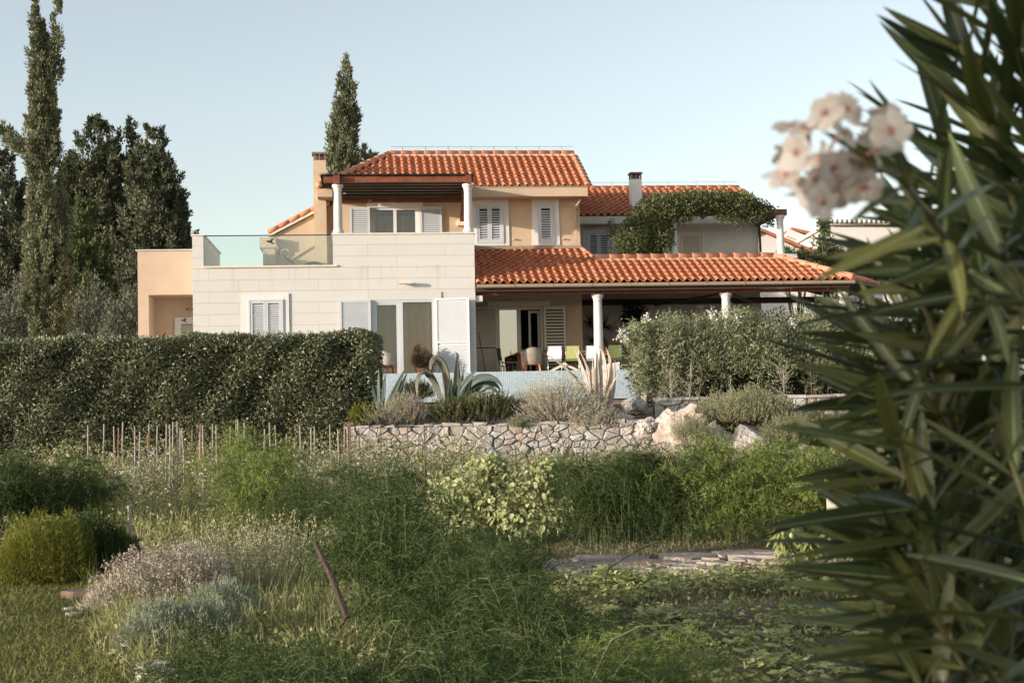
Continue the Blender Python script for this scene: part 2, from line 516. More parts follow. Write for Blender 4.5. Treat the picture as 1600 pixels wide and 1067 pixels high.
# inner room behind the open french window
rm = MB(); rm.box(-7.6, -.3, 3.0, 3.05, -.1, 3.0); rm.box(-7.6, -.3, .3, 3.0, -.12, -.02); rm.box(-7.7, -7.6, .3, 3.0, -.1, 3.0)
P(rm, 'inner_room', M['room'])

# glass railing of the roof terrace
gr = MB(); gr.box(-7.88, -4.19, .10, .112, 3.352, 4.235)
gr_o = P(gr, 'glass_railing', M['glass'])
P(MB().box(-7.9, -4.17, .085, .127, 4.236, 4.262), 'handrail', M['metal'], gr_o)
bd = MB()        # bird sticker: a gliding bird with swept wings
bird = np.array([(-.17, .02), (-.06, .05), (-.02, .03), (.03, .10), (.16, .13), (.08, .06), (.05, .01), (.10, -.04), (.17, -.08), (.06, -.07), (.0, -.03), (-.07, -.02)])
bd.prism([(x - 5.98, .092, z + 4.06) for x, z in bird * .85], (0, .004, 0))
P(bd, 'bird_sticker', M['black'], gr_o)

# annex on the left
an = MB()
an.box(-9.93, -8.22, 1.0, 6.0, 2.62, 3.93)
an.box(-9.93, -9.62, 1.0, 6.0, -1.2, 2.62)
an.box(-9.62, -8.22, 2.2, 2.45, -1.2, 2.62)
P(an, 'annex_wall', M['annex'], label='apricot rendered wall of the flat roofed annex')
P(MB().box(-9.99, -8.2, .95, 6.05, 3.93, 3.965), 'flat_roof_edge', M['white'])
f = MB()
f.box(-9.02, -8.84, 2.14, 2.2, -.2, 2.02); f.box(-8.84, -8.3, 2.14, 2.2, 1.82, 2.02)
aw = P(f, 'annex_door', M['white_frame'])
P(MB().box(-8.84, -8.3, 2.16, 2.19, -.2, 1.78), 'pane', M['voile'], aw)
for (cx, cz, s_) in ((-8.63, 2.26, .38), (-8.47, 2.26, -.38), (-8.74, 1.92, .6)):
    P(MB().prism([(x * s_ + cx, 2.12, z * abs(s_) + cz) for x, z in bird][::1 if s_ > 0 else -1], (0, .015, 0)), 'bird_ornament', M['black'])

# main house walls
mw = wall_holes(-4.2, 3.65, 0, 5.86, 3.0, 3.25, [(-2.97, -1.55, 4.2, 5.46), (.93, 2.38, 0, 2.25)])
mw.box(3.4, 3.65, 3.25, 9.0, 0, 5.86)
mw.box(-4.2, -3.95, 3.25, 9.0, 0, 5.86)
mw.box(-4.2, 3.65, 9.0, 9.2, 0, 5.86)
P(mw, 'main_wall', M['stucco'])
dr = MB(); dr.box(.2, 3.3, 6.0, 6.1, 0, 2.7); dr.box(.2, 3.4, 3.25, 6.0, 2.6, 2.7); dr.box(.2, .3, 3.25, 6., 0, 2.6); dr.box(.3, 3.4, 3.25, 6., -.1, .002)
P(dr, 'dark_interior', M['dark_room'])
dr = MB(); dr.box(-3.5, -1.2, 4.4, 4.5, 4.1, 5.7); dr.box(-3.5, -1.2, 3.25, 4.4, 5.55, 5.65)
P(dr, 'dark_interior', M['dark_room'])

# gabled left side with its chimney
gp_ = [(-6.02, 3.3, 3.2), (-4.2, 3.3, 3.2), (-4.2, 3.3, 5.62), (-6.02, 3.3, 4.68)]
P(MB().prism(gp_, (0, 4.5, 0)), 'gable_wall', M['stucco'])
s_ = MB(); s_.prism([(-6.22, 3.2, 4.60), (-4.3, 3.2, 5.595), (-4.3, 3.2, 5.70), (-6.22, 3.2, 4.705)], (0, 4.7, 0))
P(s_, 'verge_board', M['cream'])
tl = MB()
for k in range(6):
    a = np.array([-6.25 + k * .335, 3.24, 4.73 + k * .1745]); b = a + np.array([.37, 0, .195])
    tl.tube([a + Z3 * .012, b], [.085, .07], 10)
    for q in range(1, 18):
        tl.tube([a + Z3 * .012 + np.array([0, .25 * q, 0]), b + np.array([0, .25 * q, 0])], [.075, .065], 8)
P(tl, 'verge_tile', M['tile'], smooth=True)
P(MB().box(-6.50, -6.0, 3.0, 7.5, 4.22, 4.55).box(-6.4, -6.02, 3.05, 3.6, 3.7, 4.218), 'eave_box', M['stucco'])
P(MB().bar((-6.0, 3.27, 3.6), (-4.82, 3.27, 4.33), .04, .05), 'stair_coping', M['stucco'])
ch = MB(); ch.box(-4.80, -4.41, 3.0, 3.42, 3.2, 6.98)
ch_o = P(ch, 'chimney', M['stucco'])
cc = MB()
for u in (-4.79, -4.63, -4.46):
    for v in (3.01, 3.37): cc.box(u, u + .05, v, v + .04, 6.98, 7.17)
cc.box(-4.84, -4.37, 2.96, 3.46, 7.17, 7.235); cc.box(-4.75, -4.46, 3.1, 3.32, 6.98, 7.15)
P(cc, 'chimney_cap', plain('sooty_chimney_cap', (.20, .13, .10), .8, .3, 10), ch_o)


# ---- tiled roofs
TW, TL = .24, .38
_x = np.array([0, .06, .14, .28, .42, .50, .56, .70, .85, 1.0])
_z = np.where(_x <= .56, .072 * np.sin(PI * np.clip(_x / .56, 0, 1)) ** .8, -.014 * np.sin(PI * (_x - .56) / .44))


def tiles(mb, O, W, L, keep=None, seed=1):
    """rows of S-tiles on the plane O + u*(1,0,0) + s*(0, cos, sin)"""
    rng = np.random.default_rng(seed)
    O, (sy, sz) = np.array(O[:3], float), O[3]
    S = np.array([0, sy, sz]); N = np.array([0, -sz, sy])
    nr = int(np.ceil(L / TL)); nc = int(np.ceil(W / TW))
    for r in range(nr):
        for c in range(nc):
            s0 = r * TL; u0 = c * TW
            if keep and not keep(u0 + TW / 2, s0 + TL * .5): continue
            j = rng.normal(0, .004, 3)
            base = O + np.array([u0 + j[0], 0, 0]) + S * (s0 + j[1])
            lift = .042 + j[2]
            up = N * lift
            px = np.array([1., 0, 0])
            top_z = _z
            row0 = base + px * (_x * TW * 1.03)[:, None] + N * _z[:, None] + up
            rowm = row0 - N * .018
            end = min(TL * 1.1, L - s0)
            row1 = base + S * end + px * (_x * TW * 1.03)[:, None] + N * (_z * .88)[:, None] + N * .002
            V_ = np.concatenate([rowm, row0, row1]); k = len(_x)
            q = [[i, i + 1, k + i + 1, k + i] for i in range(k - 1)] + [[k + i, k + i + 1, 2 * k + i + 1, 2 * k + i] for i in range(k - 1)]
            mb.add(V_, q)


def caps(mb, a, b, r=.10, L=.40, up=.02):
    a, b = np.array(a, float), np.array(b, float)
    n = max(1, int(round(np.linalg.norm(b - a) / L)))
    for i in range(n):
        p, q = a + (b - a) * i / n, a + (b - a) * (i + 1.08) / n
        mb.tube([p + Z3 * (up), p + (q - p) * .1 + Z3 * up, q + Z3 * (up)], [r * 1.16, r * 1.10, r * .92], 12)


def wire(a, b, n, name_parent):
    a, b = np.array(a, float), np.array(b, float)
    w_ = MB(); w_.tube([a + Z3 * .17, b + Z3 * .17], .005, 4)
    for i in range(n):
        p = a + (b - a) * (i + .5) / n
        w_.tube([p, p + Z3 * .19], .008, 4)
    P(w_, 'lightning_wire', M['metal'], name_parent)


# main roof
sl = math.hypot(3.1, 1.58); sy, sz = 3.1 / sl, 1.58 / sl
O_ = (-4.65, 2.4, 6.0, (sy, sz))
mb = MB(); tiles(mb, O_, 8.46, sl, lambda u, s: u > 2.33 * s / sl - .05, 3)
main_roof = P(mb, 'roof', M['tile'])
mb = MB(); mb.prism([(-4.62, 2.45, 5.99), (3.78, 2.45, 5.99), (3.78, 5.5, 7.54), (-2.32, 5.5, 7.54)], (0, 0, -.05))
mb.prism([(3.78, 5.5, 7.54), (-2.32, 5.5, 7.54), (-4.62, 9.3, 5.7), (3.78, 9.3, 5.7)], (0, 0, -.05))
mb.prism([(-2.32, 5.5, 7.53), (-4.62, 2.45, 5.98), (-4.62, 9.3, 5.69)], (0, 0, -.05))
mb.prism([(3.6, 3.0, 5.86), (3.6, 9.0, 5.86), (3.6, 5.5, 7.48)], (-.1, 0, 0))
P(mb, 'roof_deck', M['stucco'], main_roof)
mb = MB(); caps(mb, (-2.35, 5.5, 7.62), (3.85, 5.5, 7.62)); caps(mb, (-4.65, 2.42, 6.06), (-2.35, 5.5, 7.62)); caps(mb, (3.84, 2.4, 6.03), (3.84, 5.5, 7.60), .07, .4)
P(mb, 'ridge_cap', M['cap'], main_roof, smooth=True)
P(MB().box(-2.3, 3.8, 5.30, 5.42, 7.50, 7.575), 'mortar_bed', M['mortar'], main_roof)
wire((-2.3, 5.5, 7.70), (3.85, 5.5, 7.70), 8, main_roof)
P(MB().box(-.05, 3.82, 2.36, 3.0, 5.70, 5.99).box(3.65, 3.82, 3.0, 9.0, 5.70, 5.97), 'eave_box', M['stucco'])
mb = MB(); mb.box(-4.66, -4.2, 2.36, 3.0, 5.72, 5.97); mb.box(-4.66, -4.2, 3.0, 9.0, 5.72, 5.97);
P(mb, 'eave_box', M['stucco'])
P(MB().box(-.05, 3.86, 2.33, 2.42, 5.992, 6.022), 'drip_edge', M['gutter'])
mb = MB(); mb.tube([(3.62, 2.6, 5.70), (3.62, 2.66, 5.60), (3.52, 2.92, 5.45), (3.52, 2.93, 5.2), (3.52, 2.93, 4.12)], .045, 10)
P(mb, 'downpipe', M['gutter'], smooth=True)


# ---- shutters, windows
def louvres(mb, x0, x1, z0, z1, y, bar=.065, th=.045, step=.062, mids=(), tilt=.035, slat=.049):
    mb.box(x0, x0 + bar, y, y + th, z0, z1); mb.box(x1 - bar, x1, y, y + th, z0, z1)
    zs = [z0] + list(mids) + [z1 - bar]
    for z in zs: mb.box(x0 + bar, x1 - bar, y + .002, y + th - .002, z, z + bar)
    for a, b in zip(zs[:-1], zs[1:]):
        z = a + bar + .012
        while z + .045 < b:
            V_ = np.array([[x, yy, zz + q] for x in (x0 + bar, x1 - bar) for (yy, zz) in ((y + .006, z), (y + .006 + tilt, z + slat)) for q in (0, .009)])
            mb.add(V_, np.array([[0, 1, 3, 2], [4, 6, 7, 5], [0, 4, 5, 1], [2, 3, 7, 6], [1, 5, 7, 3], [0, 2, 6, 4]]))
            z += step


def shutter(parent, x0, x1, z0, z1, y, mat='white', **k):
    mb = MB(); louvres(mb, x0, x1, z0, z1, y, **k)
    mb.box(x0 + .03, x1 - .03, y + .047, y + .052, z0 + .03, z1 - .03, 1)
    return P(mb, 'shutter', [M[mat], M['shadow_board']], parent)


M['shadow_board'] = plain('louvre_gap_shade', (.035, .034, .032), .8, .05, 3)  # near-black sheet: shade between the slats put into the colour


def closed_window(u0, u1, w0, w1, v, fr=.17, leaves_=2, label=None, mat='white_frame', z_sill=True):
    f = MB()
    f.box(u0 - fr, u0, v - .035, v, w0 - .08, w1 + fr); f.box(u1, u1 + fr, v - .035, v, w0 - .08, w1 + fr)
    f.box(u0, u1, v - .035, v, w1, w1 + fr); f.box(u0, u1, v - .045, v, w0 - .08, w0)
    win = P(f, 'window', M[mat], label=label)
    inner = MB(); b = .05
    inner.box(u0, u0 + b, v - .07, v - .002, w0, w1); inner.box(u1 - b, u1, v - .07, v - .002, w0, w1); inner.box(u0 + b, u1 - b, v - .07, v - .002, w1 - b, w1); inner.box(u0 + b, u1 - b, v - .07, v - .002, w0, w0 + b)
    P(inner, 'frame', M['white'], win)
    n = leaves_; s = (u1 - u0 - 2 * b) / n
    for i in range(n):
        shutter(win, u0 + b + i * s + .003, u0 + b + (i + 1) * s - .003, w0 + b + .003, w1 - b - .003, v - .06, step=.078 if v > 1 else .062, slat=.040)
    return win


# block: small shuttered window with a stone frame
w_ = closed_window(-6.63, -5.63, .92, 2.36, -.002, .17)
# block: tall french window
f = MB()
f.box(-3.05, -2.98, .02, .14, 0, 2.30); f.box(-1.29, -1.22, .02, .14, 0, 2.30); f.box(-2.98, -1.29, .02, .14, 2.23, 2.30)
f.box(-2.27, -2.15, .03, .13, 0, 2.23)
f.box(-2.98, -2.91, .04, .12, .12, 2.23); f.box(-2.34, -2.27, .04, .12, .12, 2.23); f.box(-2.91, -2.34, .041, .119, 2.16, 2.23); f.box(-2.98, -2.27, .042, .118, 0, .12)
fw = P(f, 'french_window', M['white'])
P(MB().box(-2.91, -2.34, .075, .083, .12, 2.16), 'pane', M['pane'], fw)
P(MB().box(-2.15, -1.29, .10, .108, .02, 2.23), 'pane', M['pane'], fw)
shutter(fw, -4.0, -3.09, 0.02, 2.31, -.06, mids=(1.0,))
mb = MB(); louvres(mb, 0, 1.02, .02, 2.33, -.022, mids=(1.0,), tilt=.030)
mb.box(.03, .99, .025, .030, .03, 2.3, 1)
so = P(mb, 'shutter', [M['white'], M['white']], fw); so.location = (-1.20, -.02, 0); so.rotation_euler = (0, 0, math.radians(-13))


def drape(name, u0, u1, w0, w1, v, parent, mat, seed=1):
    n = 60; x = np.linspace(u0, u1, n); y = v + .035 * np.sin(np.linspace(0, 1, n) * 9 * PI * (u1 - u0)) + .015 * np.sin(np.linspace(0, 23 + seed, n))
    A = np.stack([x, y, np.full(n, w0)], 1); B = np.stack([x, y, np.full(n, w1)], 1)
    mb = MB(); mb.add(np.concatenate([A, B]), [[i, i + 1, n + i + 1, n + i] for i in range(n - 1)])
    return P(mb, name, M[mat], parent, smooth=True)


drape('curtain', -2.2, -1.25, .01, 2.28, .34, fw, 'curtain')
drape('curtain', -3.0, -2.25, .01, 2.28, .45, fw, 'voile', 4)
# wall lamp with its long shadow
P(MB().tube([(-2.05, 0, 2.79), (-2.05, -.16, 2.79)], .045, 14).tube([(-2.25, -.19, 2.79), (-1.86, -.19, 2.79)], .052, 14), 'wall_lamp', M['cream'], smooth=False)
P(MB().box(-1.02, -.985, -.02, 0, 2.33, 2.52), 'shutter_stop', M['gutter'])

# upper window under the pergola
f = MB()
f.box(-2.97, -2.90, 3.02, 3.16, 4.2, 5.46); f.box(-1.62, -1.55, 3.02, 3.16, 4.2, 5.46); f.box(-2.90, -1.62, 3.02, 3.16, 5.39, 5.46); f.box(-2.31, -2.21, 3.03, 3.15, 4.2, 5.39)
f.box(-3.14, -2.97, 2.96, 3.0, 4.2, 5.62); f.box(-1.55, -1.38, 2.96, 3.0, 4.2, 5.62); f.box(-2.97, -1.55, 2.96, 3.0, 5.46, 5.62)
uw = P(f, 'window', M['white_frame'])
P(MB().box(-2.90, -2.31, 3.09, 3.098, 4.2, 5.39), 'pane', M['pane'], uw); P(MB().box(-2.21, -1.62, 3.09, 3.098, 4.2, 5.39), 'pane', M['pane'], uw)
drape('curtain', -2.92, -2.2, 4.2, 5.25, 3.32, uw, 'voile', 2); drape('curtain', -2.15, -1.6, 4.2, 5.25, 3.33, uw, 'voile', 3)
shutter(uw, -3.68, -3.05, 4.1, 5.47, 2.90); shutter(uw, -1.47, -.78, 4.1, 5.47, 2.90)
P(MB().box(-2.42, -2.22, 2.86, 3.0, 5.6, 5.74), 'ceiling_lamp', M['cream'])
# upper windows on the right
closed_window(.30, 1.18, 4.30, 5.52, 2.998, .18)
closed_window(2.28, 2.80, 4.30, 5.52, 2.998, .18, 1)
for u in (1.5, 3.08): P(MB().bar((u, 3.0, 4.42), (u, 2.9, 4.42), .05, .04), 'shutter_stop', M['white'])
P(MB().box(.03, 3.66, 2.90, 3.0, 4.10, 4.20), 'flashing', M['gutter'])

# porch door
f = MB()
f.box(.93, 1.0, 3.05, 3.2, 0, 2.25); f.box(2.31, 2.38, 3.05, 3.2, 0, 2.25); f.box(1.0, 2.31, 3.05, 3.2, 2.18, 2.25); f.box(1.56, 1.68, 3.06, 3.19, 0, 2.18)
f.box(.62, 2.62, 2.95, 3.0, 2.29, 2.45)
pd = P(f, 'porch_door', M['cream'])
P(MB().box(1.0, 1.56, 3.11, 3.118, .02, 2.18), 'pane', M['pane_dark'], pd)
mb = MB(); mb.box(1.95, 2.02, 3.25, 3.32, 0, 2.15); mb.box(2.24, 2.31, 3.25, 3.32, 0, 2.15); mb.box(2.02, 2.24, 3.26, 3.31, 2.08, 2.15)
P(mb, 'door_leaf', M['cream'], pd)
mb = MB(); louvres(mb, 0, .76, .02, 2.27, 0, mids=(1.0,)); mb.box(.03, .73, .047, .052, .03, 2.2, 1)
so = P(mb, 'shutter', [M['cream'], M['shadow_board']], pd); so.location = (.16, 2.90, 0)
mb = MB(); louvres(mb, 0, .70, .02, 2.27, 0, mids=(.78,), step=.10, tilt=.02); mb.box(.03, .67, .047, .052, .03, 2.2, 1)
so = P(mb, 'shutter', [M['cream'], M['shadow_board']], pd); so.location = (2.40, 2.90, 0)

# ---- columns
def column(u, v, w0, w1, r=.125, square=False):
    h = w1 - w0
    mb = MB()
    mb.lathe([(r * 1.35, 0), (r * 1.35, .07), (r * 1.2, .10), (r * 1.12, .13), (r * 1.06, .2), (r * 1.05, h * .35), (r * .93, h - .24), (r * .93, h - .2), (r * 1.02, h - .19), (r * 1.02, h - .165), (r * .95, h - .155), (r * 1.2, h - .09), (r * 1.38, h - .065), (r * 1.38, h)], 24)
    o = P(mb, 'column', M['column'], smooth=False)
    for p in o.data.polygons: p.use_smooth = abs(p.normal.z) < .8
    o.location = (u, v, w0)
    return o


column(-4.0, .16, 4.287, 5.74, .12); column(-.15, .16, 4.287, 5.74, .12)
for u in (3.72, 7.67, 11.35): column(u, .35, 0, 2.42, .135)
for u in (7.95, 12.1): column(u, 5.0, 0, 2.42, .13)

# ---- pergola on the roof terrace
mb = MB()
mb.box(-4.42, .02, .07, .25, 5.80, 5.985)                    # front beam
P(mb, 'pergola_beam', M['wood'])
mb = MB(); mb.box(-4.12, -3.94, -.12, .068, 5.742, 5.98); mb.box(-4.12, -3.94, .252, 2.36, 5.742, 5.98)
P(mb, 'pergola_beam', M['wood'])
mb = MB(); mb.box(-.22, -.06, -.12, .068, 5.742, 5.98); mb.box(-.22, -.06, .252, 2.36, 5.742, 5.98)
P(mb, 'pergola_beam', M['wood'])
mb = MB(); mb.box(-4.1, -.1, 2.84, 3.0, 5.62, 5.72); P(mb, 'pergola_ledger', M['wood'])
P(MB().bar((-.16, 2.95, 4.95), (-.16, 1.2, 5.75), .12, .12, up=(1, 0, 0)), 'pergola_brace', M['wood'])
P(MB().box(-.30, -.02, 2.75, 3.0, 4.85, 5.04), 'wall_bracket', M['cream'])
P(MB().box(-3.93, -.23, .3, 2.99, 5.89, 5.92), 'pergola_ceiling', M['reed'])
for v in (.85, 1.4, 1.95, 2.5):
    P(MB().box(-3.94, -.22, v, v + .03, 5.832, 5.862), 'pergola_slat', M['lit_slat_wood'])
rng = np.random.default_rng(5)
mb = MB(); mb.box(-4.5, .02, .02, 2.33, 5.987, 6.03)
n = 1500
p_ = np.stack([rng.uniform(-4.5, .05, n), rng.uniform(-.03, .3, n), rng.uniform(5.985, 6.05, n)], 1)
mb.needle(p_, np.stack([rng.normal(0, .6, n), rng.normal(-.5, .4, n), rng.normal(.1, .35, n)], 1), rng.uniform(.04, .13, n), .014, rng)
P(mb, 'reed_mat', M['reed'])

# ---- porch roof
pl = math.hypot(3.2, 1.35); ty, tz = 3.2 / pl, 1.35 / pl
O_ = (.03, -.22, 2.72, (ty, tz))


def keep(u, s):
    v = s * ty
    if u < 3.62 + (3.2 - v) * .25: return True
    if v > 2.2: return False
    return u < 9.75 + (2.2 - v) * .8


mb = MB(); tiles(mb, O_, 11.6, pl, keep, 8)
porch = P(mb, 'porch_roof', M['tile'])
mb = MB(); caps(mb, (3.95, 2.0, 3.68), (9.7, 2.0, 3.68), .11, .45); caps(mb, (11.50, -.2, 2.78), (9.7, 2.0, 3.68), .11, .45)
caps(mb, (3.90, 2.0, 3.68), (3.68, 2.95, 4.08), .07, .4)
P(mb, 'ridge_cap', M['cap'], porch, smooth=True)
P(MB().box(3.95, 9.7, 1.80, 1.90, 3.585, 3.645), 'mortar_bed', M['mortar'], porch)
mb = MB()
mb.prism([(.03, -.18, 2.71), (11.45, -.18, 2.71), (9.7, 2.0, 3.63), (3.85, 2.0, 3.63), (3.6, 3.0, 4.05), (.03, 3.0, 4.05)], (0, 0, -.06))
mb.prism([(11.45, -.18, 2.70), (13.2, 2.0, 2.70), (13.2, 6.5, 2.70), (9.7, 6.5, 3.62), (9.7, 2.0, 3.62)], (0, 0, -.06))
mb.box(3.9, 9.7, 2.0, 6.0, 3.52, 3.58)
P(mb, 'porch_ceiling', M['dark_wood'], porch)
mb = MB()
for k in range(8):           # tiles of the side slope, seen edge-on past the hip
    a = np.array([11.55 + k * .22, -.15 + k * .3, 2.74]); mb.tube([a, a + np.array([-.5, .2, .24])], [.09, .08], 10)
P(mb, 'verge_tile', M['cap'], porch, smooth=True)
mb = MB()
pr = [(-.30, 2.70), (-.30, 2.63), (-.27, 2.60), (-.22, 2.60), (-.19, 2.63), (-.19, 2.70), (-.205, 2.70), (-.205, 2.64), (-.285, 2.64), (-.285, 2.70)]
mb.prism([(.03, a, b) for a, b in pr], (11.48, 0, 0))
for u in np.arange(1.1, 11.4, 1.16): mb.box(u, u + .03, -.312, -.302, 2.6, 2.70)
P(mb, 'gutter', M['gutter'])
P(MB().box(.03, 11.4, -.12, -.06, 2.50, 2.655), 'fascia', M['dark_wood'])
P(MB().box(.0, 11.5, .24, .44, 2.425, 2.52), 'porch_beam', M['wood'])
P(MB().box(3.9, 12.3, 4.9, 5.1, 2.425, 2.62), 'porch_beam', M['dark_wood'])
for k, u in enumerate(np.arange(.12, 11.4, .68)):
    P(MB().bar((u, -.1, 2.575), (u, 3.0 if u < 3.7 else 2.0, 3.86 if u < 3.7 else 3.45), .09, .12), 'rafter', M['wood'])
for a, b in (((7.6, .5, 2.40), (6.4, 4.8, 2.40)), ((7.7, .5, 2.44), (9.8, 4.8, 2.44))):
    P(MB().bar(a, b, .07, .08), 'porch_tie', M['dark_wood'])
P(MB().box(.0, .22, .05, .35, 2.22, 2.40), 'wall_bracket', M['cream'])

# ---- wing behind, with its balcony
mb = MB(); mb.box(3.66, 10.35, 6.0, 6.25, -.2, 5.46); mb.box(10.1, 10.35, 6.25, 12, -.2, 5.46); mb.box(5.6, 10.36, 5.92, 6.0, .8, 2.5)
P(mb, 'wing_wall', M['grey_stucco'], label='pale grey rendered wall of the wing behind the balcony')
wl_ = math.hypot(3.5, 1.45)
mb = MB(); tiles(mb, (3.5, 5.5, 5.5, (3.5 / wl_, 1.45 / wl_)), 7.0, wl_, None, 12)
wr = P(mb, 'roof', M['tile'])
mb = MB(); mb.prism([(3.4, 5.55, 5.48), (10.45, 5.55, 5.48), (10.45, 9.0, 6.90), (3.4, 9.0, 6.90)], (0, 0, -.06)); mb.prism([(10.3, 6.0, 5.4), (10.3, 12, 5.4), (10.3, 9.0, 6.85)], (-.1, 0, 0))
mb.prism([(3.4, 9.0, 6.90), (10.45, 9.0, 6.90), (10.45, 12.5, 5.48), (3.4, 12.5, 5.48)], (0, 0, -.06))
P(mb, 'roof_deck', M['grey_stucco'], wr)
mb = MB(); caps(mb, (4.2, 9.0, 6.96), (10.5, 9.0, 6.96), .105); caps(mb, (10.48, 5.5, 5.54), (10.48, 9.0, 6.94), .07)
P(mb, 'ridge_cap', M['cap'], wr, smooth=True)
P(MB().box(4.2, 10.4, 8.79, 8.9, 6.83, 6.9), 'mortar_bed', M['mortar'], wr)
wire((4.2, 9.0, 7.03), (10.5, 9.0, 7.03), 6, wr)
P(MB().box(3.7, 10.5, 5.42, 6.0, 5.22, 5.47), 'eave_box', M['grey_stucco'])
M['chimney_sunlit'] = plain('sunlit_toned_chimney', (.80, .76, .69), .8, .08, 3)  # paler than the cream trim: missing sunlight put into the colour
ch_o = P(MB().box(5.98, 6.36, 6.3, 6.7, 5.5, 6.88), 'chimney', M['chimney_sunlit'])
cc = MB()
for u in (5.985, 6.145, 6.305):
    for v in (6.31, 6.65): cc.box(u, u + .05, v, v + .04, 6.88, 7.07)
cc.box(5.95, 6.39, 6.27, 6.73, 7.07, 7.12); cc.box(6.03, 6.3, 6.4, 6.6, 6.88, 7.05)
P(cc, 'chimney_cap', bpy.data.materials['sooty_chimney_cap'], ch_o)
closed_window(4.33, 5.16, 4.12, 5.0, 5.998, .12)
f = MB(); f.box(7.5, 7.58, 5.93, 6.0, 3.8, 4.98); f.box(8.34, 8.42, 5.93, 6.0, 3.8, 4.98); f.box(7.58, 8.34, 5.93, 6.0, 4.9, 4.98)
bw = P(f, 'balcony_door', M['cream']); shutter(bw, 7.6, 8.32, 3.8, 4.88, 5.95, 'cream')
mb = MB(); mb.box(6.3, 10.55, 2.3, 6.0, 3.60, 3.80)
P(mb, 'balcony_slab', M['white_frame'])
mb = MB(); mb.tube([(10.38, 5.95, 5.2), (10.40, 5.93, 3.8)], .045, 8)
P(mb, 'downpipe', M['metal'])
column(6.75, 3.25, 3.80, 5.16, .115); column(10.3, 3.25, 3.80, 5.16, .115)
P(MB().box(6.45, 10.52, 3.16, 3.34, 5.165, 5.36), 'pergola_beam', M['wood'])
P(MB().box(10.2, 10.38, 3.342, 6.0, 5.17, 5.36), 'pergola_beam', M['dark_wood'])
P(MB().box(6.66, 6.84, 2.9, 3.158, 5.17, 5.36).box(6.66, 6.84, 3.342, 6., 5.17, 5.36), 'pergola_beam', M['wood'])
for u in np.arange(7.2, 10.2, .5): P(MB().box(u, u + .06, 3.05, 6.0, 5.362, 5.43), 'pergola_slat', M['dark_wood'])

# ------------------------------------------------------------------ terrace and pool
def to_world(o):
    o.location = [float(x) for x in HO]; o.rotation_euler = (0, 0, HA); return o


mb = MB(); mb.box(-3.2, 14.5, -2.2, 12, -1.6, -.01); mb.box(-9.9, -3.2, -1.6, 3, -1.6, -.012); mb.box(4.25, 14.5, -4.9, -2.2, -1.6, -.012)
tag(to_world(mb.build('terrace', M['terrace'])), kind='structure')
pool = thing('swimming_pool', 'raised pool with pale blue mosaic tiled front wall below the terrace', 'swimming pool', HO, HA)
mb = MB(); mb.box(-3.25, 3.9, -5.0, -4.75, -.76, 0); mb.box(3.65, 3.9, -4.75, -2.2, -.76, 0); mb.box(-3.25, -3.0, -4.75, -2.2, -.76, 0); mb.box(-3.0, 3.65, -2.4, -2.2, -.76, 0)
P(mb, 'mosaic_wall', M['mosaic'], pool)
P(MB().box(3.902, 4.06, -5.02, -2.2, -1.6, .015), 'pool_end_wall', M['cream'], pool)
P(MB().box(-3.25, 3.9, -4.9, -2.2, -1.7, -.762), 'pool_base', plain('brown_render', (.22, .16, .11), .9, .2, 3), pool)
wm, n_, l_, b_ = nodes('pool_water')
b_.inputs['Base Color'].default_value = (.22, .46, .55, 1); b_.inputs['Roughness'].default_value = .05
tag(to_world(MB().box(-3.0, 3.65, -4.75, -2.4, -.5, -.008).build('pool_water', wm)), kind='structure')
# sloping white stone shelf at the far end of the pool
tag(to_world(MB().prism([(2.9, -2.1, .0), (3.9, -2.1, .0), (3.9, -2.1, .30), (3.55, -2.1, .24)], (0, .8, 0)).build('stone_ramp', M['column'])), kind='structure')

# ------------------------------------------------------------------ foliage materials
G = {}
G['cypress'] = islands('cypress_spray', [(0.065, 0.076, 0.041), (0.129, 0.139, 0.077), (0.200, 0.207, 0.118), (0.276, 0.270, 0.157)], .7, .15, 0.08, .35, .9)
G['cypress_far'] = islands('dark_cypress_spray', [(0.047, 0.052, 0.031), (0.089, 0.096, 0.056), (0.142, 0.147, 0.089), (0.193, 0.197, 0.122)], .7, .12, 0.08, .4, .6)
G['pine'] = islands('mid_green_spray', [(0.068, 0.090, 0.041), (0.112, 0.140, 0.058), (0.168, 0.192, 0.086)], .7, .15, 0.08, .3, .7)
G['hedge'] = islands('laurel_leaf', [(0.062, 0.073, 0.038), (0.101, 0.115, 0.056), (0.145, 0.159, 0.080), (0.210, 0.213, 0.112), (0.307, 0.287, 0.164)], .42, .15, .5, .38, .9)
G['olive'] = islands('grey_green_leaf', [(0.070, 0.077, 0.050), (0.112, 0.119, 0.081), (0.168, 0.171, 0.123), (0.238, 0.231, 0.168)], .6, .2, 0.08, .3, 1.)
G['oleander'] = islands('pale_oleander_leaf', [(0.100, 0.123, 0.062), (0.169, 0.191, 0.099), (0.269, 0.280, 0.162), (0.404, 0.392, 0.247)], .5, .2, 0.08, .25, .8)
G['vine'] = islands('climber_leaf', [(0.052, 0.068, 0.030), (0.090, 0.111, 0.047), (0.133, 0.151, 0.066), (0.183, 0.189, 0.090)], .5, .2, 0.08, .3, 1.2)
G['dark'] = islands('dark_spiky_leaf', [(.010, .014, .009), (.022, .028, .017)], .5, .1, 0.08)
G['rosemary'] = islands('rosemary_leaf', [(.05, .06, .025), (.10, .105, .045), (.18, .175, .08), (.34, .32, .18)], .75, .2, .08, .25, 3.)
G['lavender'] = islands('grey_lavender_leaf', [(0.210, 0.200, 0.148), (0.358, 0.326, 0.242), (0.546, 0.494, 0.378), (0.756, 0.694, 0.546)], .8, .2, 0.08, .2, 2.)
